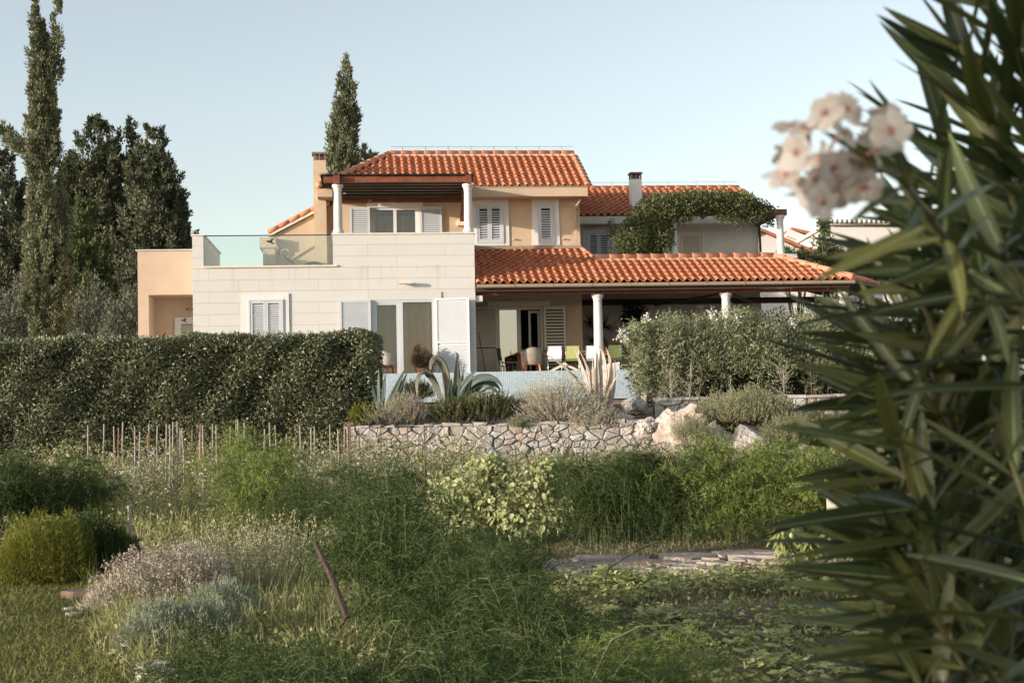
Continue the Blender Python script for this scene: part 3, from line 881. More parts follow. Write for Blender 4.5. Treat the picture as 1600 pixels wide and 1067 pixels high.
G['straw'] = islands('dry_flower_stem', [(0.168, 0.156, 0.093), (0.284, 0.260, 0.162), (0.399, 0.373, 0.246), (0.483, 0.484, 0.325)], .85, .2, 0.08)
G['pinkish'] = islands('pale_pink_dry_flower', [(0.295, 0.223, 0.180), (0.399, 0.317, 0.261), (0.477, 0.410, 0.342)], .85, .25, 0.08)
G['asp'] = islands('asparagus_needle', [(0.089, 0.130, 0.032), (0.139, 0.188, 0.046), (0.216, 0.259, 0.064), (0.304, 0.318, 0.090)], .6, .2, 0.08, .3, 2.)
G['asp_dark'] = islands('deep_green_asparagus_needle', [(0.028, 0.052, 0.015), (0.048, 0.079, 0.022), (0.079, 0.109, 0.032)], .6, .2, 0.08, .3, 2.)
G['asp_stem'] = plain('asparagus_stem', (.11, .12, .045), .6, .2, 6)
G['yellow'] = islands('yellow_green_needle', [(0.099, 0.118, 0.023), (0.179, 0.186, 0.034), (0.277, 0.256, 0.048)], .6, .35, 0.08, .35, 3.)
G['grape'] = islands('lime_green_leaf', [(0.239, 0.266, 0.102), (0.359, 0.378, 0.166), (0.494, 0.500, 0.258), (0.629, 0.620, 0.386)], .6, .35, 0.08, .3, 2.)
G['weed'] = islands('weed_leaf', [(0.125, 0.134, 0.046), (0.197, 0.208, 0.075), (0.286, 0.279, 0.113), (0.374, 0.351, 0.167), (0.536, 0.466, 0.273)], .75, .3, 0.08, .3, .7)
G['pale_weed'] = islands('pale_weed_leaf', [(0.201, 0.208, 0.115), (0.302, 0.294, 0.172), (0.402, 0.381, 0.245)], .75, .3, 0.08, .3, 1.)
G['grass'] = islands('lawn_blade', [(0.113, 0.121, 0.034), (0.161, 0.167, 0.047), (0.223, 0.216, 0.071), (0.321, 0.280, 0.111)], .7, .3, 0.08, .3, 1.2)
G['straw_leaf'] = islands('strawberry_leaf', [(0.180, 0.212, 0.075), (0.277, 0.312, 0.117), (0.437, 0.443, 0.173), (0.597, 0.547, 0.248)], .5, .3, 0.08, .25, 2.)
G['pepper'] = islands('pepper_leaf', [(0.180, 0.208, 0.062), (0.288, 0.306, 0.107), (0.396, 0.396, 0.163)], .5, .3, 0.08)
G['santolina'] = islands('silver_green_leaf', [(0.163, 0.193, 0.130), (0.253, 0.281, 0.192), (0.360, 0.369, 0.262)], .75, .25, 0.08, .2, 3.)
G['petal'] = islands('white_petal', [(.60, .50, .44), (.72, .62, .56), (.80, .72, .67)], .6, .35, 0.08)
G['white_fl'] = islands('small_white_flower', [(.52, .47, .42), (.64, .60, .55), (.72, .69, .65)], .7, .25, 0.08)
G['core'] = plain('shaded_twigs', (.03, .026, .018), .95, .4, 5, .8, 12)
M['agave'] = plain('blue_green_agave', (.055, .080, .062), .5, .2, 4)
M['agave_old'] = plain('grey_olive_agave', (.12, .115, .082), .6, .2, 6)
M['agave_dry'] = islands('dried_agave_leaf', [(.40, .32, .235), (.52, .43, .33), (.60, .51, .41)], .7, .05, .2, alt=((.24, .18, .12), 14., .7))


def trunk(parent, h, r, n=3, rng=None, name='trunk', lean=.0):
    mb = MB()
    z = np.linspace(-.15, h, 6)
    mb.tube(np.stack([lean * z + .04 * np.sin(z * 2), .03 * np.cos(z * 1.7), z], 1), np.linspace(r, r * .35, 6), 8)
    for k in range(n):
        a = k * 2.4; z0 = h * (.35 + .5 * k / max(1, n))
        p = np.array([lean * z0, 0, z0]); q = p + np.array([math.cos(a), math.sin(a), 1.1]) * h * .22
        mb.tube([p, (p + q) / 2 + Z3 * .05 * h, q], [r * .5, r * .35, r * .15], 6)
    return mb.build(name, M['bark'], parent, smooth=True)


def sprays(mb, cols, n_tuft, per, L, W, seed, tuft=(.5, .9), flare=.45, fill=.3, shape=(.5, .25, .65)):
    """upright tufts over one or more tapering columns: (base, top, radius)"""
    rng = np.random.default_rng(seed)
    wts = np.array([np.linalg.norm(np.array(b) - np.array(a)) * r for a, b, r in cols]); wts = wts / wts.sum()
    for (a, b, r), w in zip(cols, wts):
        a, b = np.array(a, float), np.array(b, float); k = int(n_tuft * w)
        t = rng.uniform(0, 1, k * 2); prof = np.minimum(1, shape[0] + t / shape[1] * (1 - shape[0])) * (1 - t) ** shape[2] + .04
        keep_ = rng.uniform(0, 1, k * 2) < prof + .12
        t, prof = t[keep_][:k], prof[keep_][:k]; k = len(t)
        ph = rng.uniform(0, 2 * PI, k)
        ax = unit(b - a); X_ = unit(np.cross(ax, [.3, 1, .1])); Y_ = np.cross(ax, X_)
        rad = X_ * np.cos(ph)[:, None] + Y_ * np.sin(ph)[:, None]
        bump = 1 + .22 * np.sin(ph * 3 + t * 17 + seed) + .15 * np.sin(ph * 2 - t * 31) + rng.normal(0, .12, k)
        dep = np.where(rng.uniform(0, 1, k) < fill, rng.uniform(.3, .8, k), 1.)
        c = a + (b - a) * t[:, None] + rad * (r * prof * bump * dep)[:, None]
        up = unit(ax * 1. + rad * (flare + rng.normal(0, .15, k))[:, None] + rng.normal(0, .15, (k, 3)))
        tl_ = rng.uniform(*tuft, k) * np.clip(.45 + prof * .55, .4, 1)
        s = rng.uniform(0, 1, (k, per))
        ofs = rvec(rng, k * per).reshape(k, per, 3) * (np.sqrt(1 - s * .85) * rng.uniform(.03, .20, (k, per)) * (tl_[:, None] / .7))[..., None]
        P_ = c[:, None] + up[:, None] * ((s - .4) * tl_[:, None])[..., None] + ofs
        D_ = unit(up[:, None] * .9 + unit(ofs) * .55 + rng.normal(0, .25, (k, per, 3)))
        n = k * per
        mb.rhomb(P_.reshape(-1, 3), D_.reshape(-1, 3), rvec(rng, n), L * rng.uniform(.6, 1.3, n), W * rng.uniform(.7, 1.3, n))


def cypress(label, x, Y, cols, tufts, per, L, W, seed, mat='cypress', name='cypress_tree', z0=None, **k):
    base = np.array([x, Y, float(ground_z(x, Y)) if z0 is None else z0])
    t = thing(name, label, 'tree', base, 0, k.pop('group', None))
    H = max(b[2] for a, b, r in cols)
    trunk(t, H * .8, .16, 0)
    mb = MB(); sprays(mb, cols, tufts, per, L, W, seed, **k)
    mb.build('crown', G[mat], t)
    return t


# ------------------------------------------------------------------ trees
def col_px(pts, Y, x0, z0):
    """columns from photo measures: (px, py) base, top, half width in px"""
    out = []
    for (bx, by), (tx, ty_), hw_ in pts:
        a, b = at(bx, by, Y), at(tx, ty_, Y)
        out.append(((a[0] - x0, 0, a[2] - z0), (b[0] - x0, 0, b[2] - z0), hw_ * Y / F))
    return out


Yc = 46.; xc = px_x(72, Yc, 500); zc = 2.2
cypress('tall ragged cypress with a forked tip and one limb sticking out to the left', xc, Yc,
        col_px([((75, 550), (70, 60), 33), ((66, 330), (57, -20), 20), ((76, 200), (92, -12), 13), ((70, 262), (-22, 185), 13), ((86, 545), (88, 330), 24), ((62, 545), (52, 270), 22)], Yc, xc, zc),
        950, 95, .13, .042, 1, z0=zc, tuft=(.4, .85), flare=.22, fill=.4)
Yc = 58.; xc = px_x(540, Yc, 400); zc = 2.6
cypress('slim cypress rising behind the house roof beside the tall beige chimney', xc, Yc,
        col_px([((541, 560), (538, 92), 37), ((532, 330), (546, 100), 22), ((524, 420), (516, 200), 14), ((572, 420), (570, 232), 11), ((580, 420), (582, 236), 9)], Yc, xc, zc),
        620, 75, .19, .055, 2, z0=zc, tuft=(.5, 1.), flare=.25)
far_cy = [
    ('dark cypress cut by the left picture edge, left of the tall forked cypress', 6, 240, [((2, 560), (-6, 232), 64), ((22, 560), (20, 280), 35)]),
    ('narrow pointed dark cypress just right of the tall forked cypress', 135, 182, [((136, 560), (146, 184), 58), ((116, 560), (112, 250), 43)]),
    ('broad dark cypress with the highest rounded top of the clump', 198, 188, [((196, 560), (196, 190), 66), ((178, 560), (172, 215), 51)]),
    ('dark cypress on the right of the clump sloping down to the annex', 236, 205, [((232, 560), (236, 200), 58), ((250, 560), (252, 240), 43)]),
    ('dark cypress filling the gap between the pointed and the broad ones', 168, 222, [((166, 560), (170, 216), 52), ((150, 560), (146, 250), 40)]),
    ('lower dark cypress at the left of the clump just beside the tall forked one', 112, 262, [((112, 560), (112, 258), 44)]),
    ('lowest dark cypress at the right end of the clump above the annex roof', 268, 300, [((266, 560), (270, 296), 40), ((282, 560), (284, 330), 25)]),
]
for k, (lab, cx, top, cols_) in enumerate(far_cy):
    Yc = 62. + 1.7 * (k % 3); xc = px_x(cx, Yc, 450); zc = 2.6
    cypress(lab, xc, Yc, col_px(cols_, Yc, xc, zc), 640, 62, .20, .075, 20 + k, mat='cypress_far', z0=zc, group='dark cypresses in the clump on the left', tuft=(.5, 1.1), flare=.5, shape=(.85, .2, .5))
Yc = 57.; xc = px_x(132, Yc, 450)
cypress('lighter green bushy conifer low in front of the dark cypress clump', xc, Yc, col_px([((134, 560), (130, 318), 44), ((152, 560), (158, 370), 26)], Yc, xc, 2.5), 330, 60, .2, .07, 31, mat='pine', name='conifer_tree', z0=2.5, tuft=(.5, 1.), flare=.7, shape=(.9, .2, .7))


def blob_leaves(mb, blobs, n, L, W, seed, upright=.3, shell=.45, strip=False, droop=.2, m=0, fold=0, gap=0.):
    """leaves over the outer shell of a group of ellipsoids (c, r)"""
    rng = np.random.default_rng(seed)
    ar = np.array([r[0] * r[1] + r[0] * r[2] + r[1] * r[2] for c, r in blobs]); ar = ar / ar.sum()
    for (c, r), w in zip(blobs, ar):
        k = int(n * w)
        d = rvec(rng, k)
        q = rng.uniform(1 - shell, 1.03, k) * (1 + .10 * np.sin(d[:, 0] * 7 + seed) * np.cos(d[:, 2] * 6 + d[:, 1] * 5))
        P_ = np.array(c) + d * np.array(r) * q[:, None]
        if gap:
            f_ = np.sin(P_[:, 0] * 5.3 + seed) * np.sin(P_[:, 1] * 4.1) * np.sin(P_[:, 2] * 6.1 + 1)
            s_ = f_ > -gap; P_, d = P_[s_], d[s_]; k = len(P_)
        D_ = unit(d * .7 + rng.normal(0, .6, (k, 3)) + Z3 * upright)
        N_ = unit(rvec(rng, k) + d * .6)
        Ls, Ws = L * rng.uniform(.6, 1.3, k), W * rng.uniform(.7, 1.25, k)
        if strip: mb.blade(P_, D_, N_, Ls, Ws, droop, 3, fold, m)
        else: mb.rhomb(P_, D_, N_, Ls, Ws, m=m)


def shrub(name, label, cat, x, Y, blobs, n, L, W, seed, mat, core=True, stem=.03, group=None, z0=None, **k):
    base = np.array([x, Y, float(ground_z(x, Y)) if z0 is None else z0])
    t = thing(name, label, cat, base, 0, group)
    mb = MB(); blob_leaves(mb, blobs, n, L, W, seed, **k)
    mb.build('foliage', G[mat], t)
    rng = np.random.default_rng(seed + 99); mb = MB()
    for c, r in blobs:
        for j in range(4):
            e = np.array(c) + rvec(rng, 1)[0] * np.array(r) * .75
            mb.tube([(rng.normal(0, .04), rng.normal(0, .04), -.05), np.array(c) * .5 + rng.normal(0, .03, 3), e], [stem, stem * .7, stem * .3], 5)
    mb.build('stem', M['bark'], t, smooth=True)
    return t


# grey-green shrubs behind the hedge, left
for k, (lab, a, b, top, Y_) in enumerate([
        ('grey green olive bush at the left edge behind the hedge', -20, 45, 432, 52.),
        ('grey green olive bush between the tall cypress and the white garden wall', 105, 170, 432, 51.),
        ('grey green olive bush in front of the apricot annex corner', 160, 220, 452, 49.)]):
    x0 = px_x((a + b) / 2, Y_, 500); hw_ = (b - a) / 2 * Y_ / F; ztop = float(at((a + b) / 2, top, Y_)[2]); zb = 2.3; h = ztop - zb
    bl = [((-.4 * hw_, 0, h * .45), (hw_ * .8, .9, h * .45)), ((.4 * hw_, .1, h * .5), (hw_ * .8, .9, h * .5)), ((0, -.3, h * .3), (hw_ * 1.2, 1., h * .32))]
    shrub('olive_bush', lab, 'bush', x0, Y_, bl, 9000, .17, .045, 40 + k, 'olive', group='olive bushes behind the hedge', z0=zb, upright=.5)
# small trees to the right of the house
Y_ = 58.
for k, (lab, cx, parts_, n, mt) in enumerate([
        ('thin upright tree with loose leaves right of the balcony column', 1290, [((1290, 395), 22, 30), ((1288, 352), 9, 22), ((1283, 415), 28, 22), ((1300, 410), 18, 25)], 3600, 'vine'),
        ('dark low bush below the balcony column right of the house', 1245, [((1246, 402), 28, 16), ((1262, 412), 28, 18), ((1230, 395), 12, 10)], 3000, 'vine'),
        ('pale green rounded bush in front of the white house with tiled cornice', 1348, [((1345, 405), 34, 26), ((1330, 418), 26, 20), ((1372, 415), 24, 30)], 4200, 'olive'),
        ('green bush half hidden by the oleander leaves, right of the pale bush', 1410, [((1405, 405), 30, 36), ((1440, 420), 30, 30)], 3600, 'vine')]):
    x0 = px_x(cx, Y_, 420); zb = 2.6
    bl = []
    for (a, b), rx_, rz_ in parts_:
        q = at(a, b, Y_); bl.append(((q[0] - x0, .15 * k, q[2] - zb), (rx_ * Y_ / F, .5, rz_ * Y_ / F)))
    shrub('small_tree', lab, 'tree', x0, Y_ + .4 * k, bl, n, .17, .075, 60 + k, mt, z0=zb, shell=.8, gap=.25, stem=.05)


for k, (lab, u, v, h) in enumerate([('dark green bush behind the right end of the porch', 12.2, 9.5, 2.6), ('taller dark green bush behind the porch, farther right', 15.0, 8.5, 3.0)]):
    p = hw(u, v, 0)
    shrub('garden_bush', lab, 'bush', p[0], p[1], [((0, 0, h * .5), (1.5, .8, h * .5)), ((-.9, 0, h * .35), (1., .7, h * .4)), ((1., .1, h * .4), (1.1, .7, h * .4))], 5000, .13, .06, 140 + k, 'vine', z0=2.55)

# ------------------------------------------------------------------ hedges
def box_leaves(mb, x0, x1, y0, y1, z0, z1, n, L, W, seed, depth=.35, wob=.1, kind='hedge'):
    rng = np.random.default_rng(seed)
    A = [(x1 - x0) * (z1 - z0), (x1 - x0) * (y1 - y0), (y1 - y0) * (z1 - z0)]
    A = [A[0], A[1], A[2]]; tot = sum(A)
    for face, a in enumerate(A):
        k = int(n * a / tot)
        u, v = rng.uniform(0, 1, k), rng.uniform(0, 1, k); q = rng.uniform(0, 1, k) ** 1.5 * depth
        if face == 0: P_ = np.stack([x0 + u * (x1 - x0), y0 + q, z0 + v * (z1 - z0)], 1); d = np.array([0, -1., .25])
        elif face == 1: P_ = np.stack([x0 + u * (x1 - x0), y0 + v * (y1 - y0), z1 - q], 1); d = np.array([0, -.2, 1.])
        else: P_ = np.stack([x1 - q, y0 + v * (y1 - y0), z0 + u * (z1 - z0)], 1); d = np.array([1., -.2, .25])
        # rounded edges and an uneven clip
        ex, ez = np.maximum(0, .35 - (x1 - P_[:, 0])), np.maximum(0, .16 - (z1 - P_[:, 2]))
        P_[:, 1] += (ex ** 2 + ez ** 2) * 1.6; P_[:, 0] -= ez ** 2 * 1.2 * (ex > 0)
        wv = wob * (np.sin(P_[:, 0] * 2.1 + P_[:, 2] * 1.7) + np.sin(P_[:, 0] * 5.3 - P_[:, 2] * 4.1) * .6)
        P_[:, 1] += wv * (face == 0); P_[:, 2] += wv * .5 * (face == 1)
        D_ = unit(d * .8 + rng.normal(0, .75, (k, 3)) + Z3 * .25)
        N_ = unit(rvec(rng, k) + d)
        mb.blade(P_, D_, N_, L * rng.uniform(.6, 1.3, k), W * rng.uniform(.75, 1.25, k), rng.uniform(0, .35, k), 2, .25)


hd = thing('hedge', 'long clipped dark green laurel hedge in front of the white block', 'hedge', (-8.1, 31., .62))
mb = MB(); box_leaves(mb, -5.2, 5.17, -.75, .75, 0, 2.67, 72000, .088, .036, 3, wob=.14)
rng = np.random.default_rng(8); n = 1600                       # young shoots along the top
p_ = np.stack([rng.uniform(-5.2, 5.0, n), rng.uniform(-.7, .6, n), rng.uniform(2.56, 2.72, n)], 1)
mb.blade(p_, rng.normal(0, .35, (n, 3)) + Z3, rvec(rng, n), rng.uniform(.07, .15, n), .04, .1, 2, .2)
mb.build('foliage', G['hedge'], hd)
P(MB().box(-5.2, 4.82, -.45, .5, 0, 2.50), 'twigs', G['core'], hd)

# oleander hedge on the right, in front of the porch
oh = thing('oleander_hedge', 'tall pale green oleander hedge with bare lower stems in front of the porch', 'hedge', (0, 0, 0))
Y_ = 33.5
rng = np.random.default_rng(12); mb = MB(); sb = MB()
for k in range(190):
    cx = rng.uniform(1000, 1390); dy = rng.uniform(-.7, .9)
    edge = sm(985, 1060, cx)
    tp = 498 - 7 * math.sin(cx * .045) - rng.uniform(-26, 14) + (1 - edge) * 30 + 8 * (cx > 1300) - 18 * (cx > 1290)
    top = at(cx, tp, Y_ + dy); base = at(cx + rng.normal(0, 12), 655, Y_ + dy); base[2] = ground_z(base[0], base[1])
    tip = top + np.array([rng.normal(0, .12), 0, 0])
    if k % 4 == 0:
        sb.tube([base, base * .5 + tip * .5 + rng.normal(0, .1, 3), tip], [.022, .016, .008], 5)
    m_ = 250
    s_ = rng.uniform(.08 if cx < 1080 or k % 4 == 0 else .30, 1., m_) ** .75
    c_ = base + (tip - base) * s_[:, None] + rng.normal(0, .10, (m_, 3)) * np.array([1.2, .8, .5])
    d_ = unit(rng.normal(0, .75, (m_, 3)) + Z3 * (.25 + .65 * s_[:, None]) + np.array([0, -.25, 0]))
    mb.blade(c_, d_, unit(rvec(rng, m_) + np.array([0, -.6, .5])), rng.uniform(.08, .16, m_), rng.uniform(.016, .025, m_), rng.uniform(0, .3, m_), 2)
for k in range(70):                                            # left side bulging towards the pool
    c_ = at(rng.uniform(986, 1046), rng.uniform(510, 605), Y_ + rng.uniform(-.5, .5))
    m_ = 60
    d_ = unit(rng.normal(0, .7, (m_, 3)) + np.array([-.3, -.2, .35]))
    mb.blade(c_ + rng.normal(0, .12, (m_, 3)), d_, rvec(rng, m_), rng.uniform(.10, .2, m_), .028, .15, 2)
mb.build('foliage', G['oleander'], oh)
sb.build('stem', M['bark'], oh, smooth=True)
mb = MB()
for (cx, cy) in ((972, 520), (977, 529), (968, 527), (1012, 498), (1110, 490), (1114, 495), (1036, 552), (1150, 498), (1238, 505)):
    p = at(cx, cy, Y_ - .6); n = 40
    mb.rhomb(p + rng.normal(0, .05, (n, 3)), rvec(rng, n), rvec(rng, n), .05, .05)
mb.build('blossom', G['white_fl'], oh)
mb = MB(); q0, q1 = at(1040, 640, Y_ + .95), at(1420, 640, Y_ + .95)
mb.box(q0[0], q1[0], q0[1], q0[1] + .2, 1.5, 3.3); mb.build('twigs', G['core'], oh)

# climbing plant on the wing's balcony pergola
cv = thing('climbing_vine', 'dense dark green climber smothering the balcony pergola and chimney foot', 'climbing plant', HO, HA)
bl = [((5.5, 3.1, 4.45), (.62, .5, .75)), ((5.9, 3.2, 5.0), (.65, .6, .7)), ((5.2, 3.2, 4.2), (.4, .4, .5)), ((6.4, 3.3, 5.45), (.75, .8, .5)), ((6.2, 3.0, 4.6), (.5, .4, .8)),
      ((7.2, 3.2, 5.55), (.8, .9, .42)), ((8.0, 3.2, 5.6), (.8, .9, .40)), ((8.8, 3.2, 5.52), (.75, .9, .42)), ((9.5, 3.4, 5.36), (.55, .8, .34)), ((7.0, 2.95, 5.2), (.4, .3, .3)), ((8.6, 2.9, 5.15), (.5, .3, .28)), ((9.3, 2.9, 5.1), (.45, .3, .25)), ((5.6, 3.1, 3.95), (.7, .4, .35))]
mb = MB(); blob_leaves(mb, bl, 24000, .095, .05, 7, upright=.1, shell=.5)
blob_leaves(mb, [((6.6, 3.1, 4.6), (.22, .2, .55)), ((9.9, 3.3, 5.3), (.35, .6, .2)), ((4.75, 3.4, 4.6), (.15, .2, .6)), ((8.9, 2.95, 4.85), (.06, .06, .3)), ((10.05, 3.6, 4.95), (.2, .3, .15))], 900, .10, .05, 9, shell=.9)
mb.build('foliage', G['vine'], cv)
mb = MB(); rng = np.random.default_rng(4)
for k in range(14):
    u = 5.2 + rng.uniform(0, 1.2)
    mb.tube([(u, 3.3, 3.6), (u + rng.normal(0, .2), 3.2, 4.5), (u + rng.normal(.3, .4), 3.3, 5.4)], [.03, .022, .012], 5)
mb.build('stem', M['bark'], cv, smooth=True)

# ------------------------------------------------------------------ plants under the porch
ps = thing('reflection_standin_plant', 'added brownish potted plant standing in for a bush reflected in the right french window pane', 'plant', hw(-1.62, -.42, 0))  # added plant in place of a garden bush mirrored in the pane
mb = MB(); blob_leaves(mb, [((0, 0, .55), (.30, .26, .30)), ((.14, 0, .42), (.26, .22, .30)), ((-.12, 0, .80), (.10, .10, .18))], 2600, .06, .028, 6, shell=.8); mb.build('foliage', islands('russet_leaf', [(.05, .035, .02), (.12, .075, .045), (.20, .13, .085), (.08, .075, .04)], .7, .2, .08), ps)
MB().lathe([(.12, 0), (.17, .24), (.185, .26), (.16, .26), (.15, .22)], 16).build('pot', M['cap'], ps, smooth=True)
yu = thing('yucca_plant', 'spiky yucca standing behind the first porch column', 'plant', hw(4.05, 3.2, 0))
rng = np.random.default_rng(2); mb = MB()
for c in ((-.1, 0, 1.75), (.35, 0, 1.6), (.0, .1, 1.15)):
    n = 60; mb.blade(np.tile(c, (n, 1)), unit(rvec(rng, n) + Z3 * .25), rvec(rng, n), rng.uniform(.4, .62, n), .03, .1, 3, prof=lambda t: 1 - t * .9)
mb.build('foliage', G['dark'], yu)
MB().tube([(.9, 0, .2), (.45, 0, .9), (.1, .05, 1.6)], [.09, .08, .06], 8).tube([(.3, 0, 0), (.25, 0, .8), (-.1, 0, 1.7)], [.07, .06, .05], 8).build('trunk', M['dark_wood'], yu)
dk = thing('dark_shrub', 'nearly black bushy plant in the porch shade right of the yucca', 'plant', hw(5.6, 4.3, 0))
mb = MB(); blob_leaves(mb, [((0, 0, 1.9), (.42, .4, .55)), ((.1, 0, 1.2), (.45, .4, .6)), ((.2, 0, .6), (.4, .4, .5))], 5200, .16, .04, 3, shell=.8); mb.build('foliage', G['dark'], dk)
MB().tube([(0, 0, 0), (0, 0, 1.8)], [.06, .03], 8).build('trunk', M['dark_wood'], dk)

# ------------------------------------------------------------------ neighbouring houses and walls
Y_ = 78.
nh = thing('neighbour_house', 'white gabled house with dull red tiled roof seen between balcony column and small trees', 'house', (px_x(1230, Y_, 400), Y_, 2.4))
x0, zb = nh.location.x, 2.4


def q3(px, py, dy=0.):
    p = at(px, py, Y_); return np.array([p[0] - x0, dy, p[2] - zb])


g1 = [q3(1120, 640), q3(1292, 640), q3(1292, 408), q3(1188, 362), q3(1120, 390)]
P(MB().prism(g1, (0, 9, 0)), 'wall', M['house_white'], nh)
mb = MB(); mb.prism([q3(1186, 361, -.35), q3(1298, 408, -.35), q3(1298, 400, 9), q3(1190, 352, 9)], (0, 0, .16)); mb.prism([q3(1188, 362, -.3), q3(1100, 400, -.3), q3(1100, 400, 9), q3(1190, 352, 9)], (0, 0, .12))
mb.prism([q3(1200, 368, .2), q3(1296, 407, .2), q3(1296, 391, 5.5), q3(1204, 366, 5.5)], (0, 0, .3))
P(mb, 'roof', M['house_roof'], nh)
Y_ = 92.
nh2 = thing('neighbour_house', 'second white gabled house behind the first, its red roof edged with a pale verge', 'house', (px_x(1280, Y_, 400), Y_, 2.4))
x0 = nh2.location.x
g1 = [q3(1215, 640), q3(1330, 640), q3(1330, 398), q3(1234, 362), q3(1215, 372)]
P(MB().prism(g1, (0, 8, 0)), 'wall', M['house_white'], nh2)
mb = MB(); mb.prism([q3(1236, 361, -.3), q3(1340, 384, -.3), q3(1340, 376, 6), q3(1240, 357, 6)], (0, 0, .2)); P(mb, 'roof', M['house_roof'], nh2)
P(MB().bar(q3(1228, 365, -.4), q3(1336, 406, -.4), .5, .45), 'verge_board', M['house_white'], nh2)
Y_ = 80.
nh3 = thing('neighbour_house', 'large plain white house with a row of cornice tiles behind the oleander flower', 'house', (px_x(1400, Y_, 400), Y_, 2.4))
x0 = nh3.location.x
P(MB().prism([q3(1296, 640), q3(1640, 640), q3(1640, 352), q3(1296, 352)], (0, 12, 0)), 'wall', M['house_white'], nh3)
P(MB().prism([q3(1291, 353, -.3), q3(1640, 353, -.3), q3(1640, 347.5, -.3), q3(1291, 347.5, -.3)], (0, 12.5, 0)), 'cornice', M['house_white'], nh3)
mb = MB()
for px in np.arange(1296, 1636, 7.6):
    a = q3(px, 347, -.38); mb.tube([a, a + np.array([0, 2.5, .35])], [.13, .12], 8)
P(mb, 'cornice_tile', M['house_white'], nh3, smooth=True)
ck = P(MB().prism([q3(1436, 352, 2), q3(1452, 352, 2), q3(1452, 312, 2), q3(1436, 312, 2)], (0, .7, 0)), 'chimney', M['annex'], nh3)
P(MB().prism([q3(1432, 312, 1.9), q3(1456, 312, 1.9), q3(1456, 307, 1.9), q3(1432, 307, 1.9)], (0, .9, 0)), 'chimney_cap', M['house_roof'], ck)
Y_ = 64.
gw = thing('garden_wall', 'low pale rendered garden wall left of the apricot annex', 'wall', (px_x(160, Y_, 440), Y_, 2.2))
x0 = gw.location.x
zb = 2.2
P(MB().prism([q3(60, 640), q3(225, 640), q3(225, 433), q3(60, 433)], (0, .3, 0)), 'wall', M['grey_stucco'], gw)
P(MB().prism([q3(60, 432.5, -.06), q3(225, 432.5, -.06), q3(225, 430, -.06), q3(60, 430, -.06)], (0, .42, 0)), 'coping', M['white'], gw)

# ------------------------------------------------------------------ dry stone retaining wall, boulders
rng = np.random.default_rng(33)


def stone_wall(mb, x0, x1, Y, zb, zt, rows, sw, rng):
    """irregular fieldstones fitted together on the face y = Y: each is the cell round one scattered point"""
    dz = (zt - zb) / rows; pts = []
    for r in range(rows):
        n = int((x1 - x0) / sw)
        for c in range(n):
            if rng.uniform() < .30: continue
            pts.append((x0 + (c + .5 + .5 * (r % 2) + rng.normal(0, .33)) * sw, zb + (r + .5 + rng.normal(0, .30)) * dz))
    pts = np.array(pts); sc_ = np.array([.72, 1.])
    for k, p in enumerate(pts):
        poly = [np.array(q, float) for q in ((max(x0, p[0] - .6), zb), (min(x1, p[0] + .6), zb), (min(x1, p[0] + .6), zt), (max(x0, p[0] - .6), zt))]
        d2 = (((pts - p) * sc_) ** 2).sum(1)
        for m_ in np.argsort(d2)[1:18]:
            q = pts[m_]; nn_ = (q - p) * sc_ ** 2; c_ = nn_ @ ((p + q) / 2); out = []
            for a, b in zip(poly, poly[1:] + poly[:1]):
                fa, fb = a @ nn_ - c_, b @ nn_ - c_
                if fa <= 0: out.append(a)
                if fa * fb < 0: out.append(a + (b - a) * fa / (fa - fb))
            poly = out
            if len(poly) < 3: break
        if len(poly) < 3: continue
        poly = np.array(poly); c = poly.mean(0)
        # soften the corners, then leave a joint
        e = np.roll(poly, -1, 0) - poly
        pl2 = np.stack([poly + e * .09, poly + e * .91], 1).reshape(-1, 2)
        r_ = np.linalg.norm(pl2 - c, axis=1, keepdims=True)
        if r_.min() < .02: continue
        pl2 = c + (pl2 - c) * (1 - .006 / r_) + rng.normal(0, .003, pl2.shape)
        n = len(pl2); dp = rng.uniform(0, .065)
        back = np.stack([pl2[:, 0], np.full(n, Y + .1), pl2[:, 1]], 1)
        ring = np.stack([pl2[:, 0], np.full(n, Y - dp), pl2[:, 1]], 1)
        inn = c + (pl2 - c) * .78; ring2 = np.stack([inn[:, 0], Y - dp - .018 + rng.normal(0, .009, n), inn[:, 1]], 1)
        V_ = np.concatenate([back, ring, ring2, [[c[0], Y - dp - .02 + rng.normal(0, .01), c[1]]]])
        q = [[i, (i + 1) % n, n + (i + 1) % n, n + i] for i in range(n)] + [[n + i, n + (i + 1) % n, 2 * n + (i + 1) % n, 2 * n + i] for i in range(n)]
        t = [[2 * n + i, 2 * n + (i + 1) % n, 3 * n] for i in range(n)]
        mb.add(V_, q + t)


sw_ = thing('retaining_wall', 'dry stone retaining wall of grey and pinkish fieldstones under the agave bed', 'stone wall', (0, 0, 0))
mb = MB(); stone_wall(mb, -3.32, 3.0, 28.3, .28, 1.30, 8, .165, rng)
rngc = np.random.default_rng(3)
x = -3.35
while x < 3.0:                                            # capping stones on top
    w = rngc.uniform(.18, .42); h = rngc.uniform(.02, .06)
    V_ = np.array([[xx, yy, zz] for zz in (1.30, 1.30 + h) for yy in (28.27, 28.62) for xx in (x + .01, x + w - .01)]) + rngc.normal(0, .016, (8, 3))
    mb.add(V_, np.array([[0, 2, 3, 1], [4, 5, 7, 6], [0, 1, 5, 4], [2, 6, 7, 3], [0, 4, 6, 2], [1, 3, 7, 5]])); x += w
P(mb, 'stone', M['fieldstone'], sw_)
P(MB().box(-3.3, 3.0, 28.345, 28.58, .1, 1.29), 'wall_core', M['joint'], sw_)
sw2 = thing('low_stone_wall', 'low flat topped stone wall on the right under the oleander hedge', 'stone wall', (0, 0, 0))
mb = MB(); stone_wall(mb, 3.0, 8.2, 30.2, 1.2, 1.72, 4, .26, rng)
x = 3.0
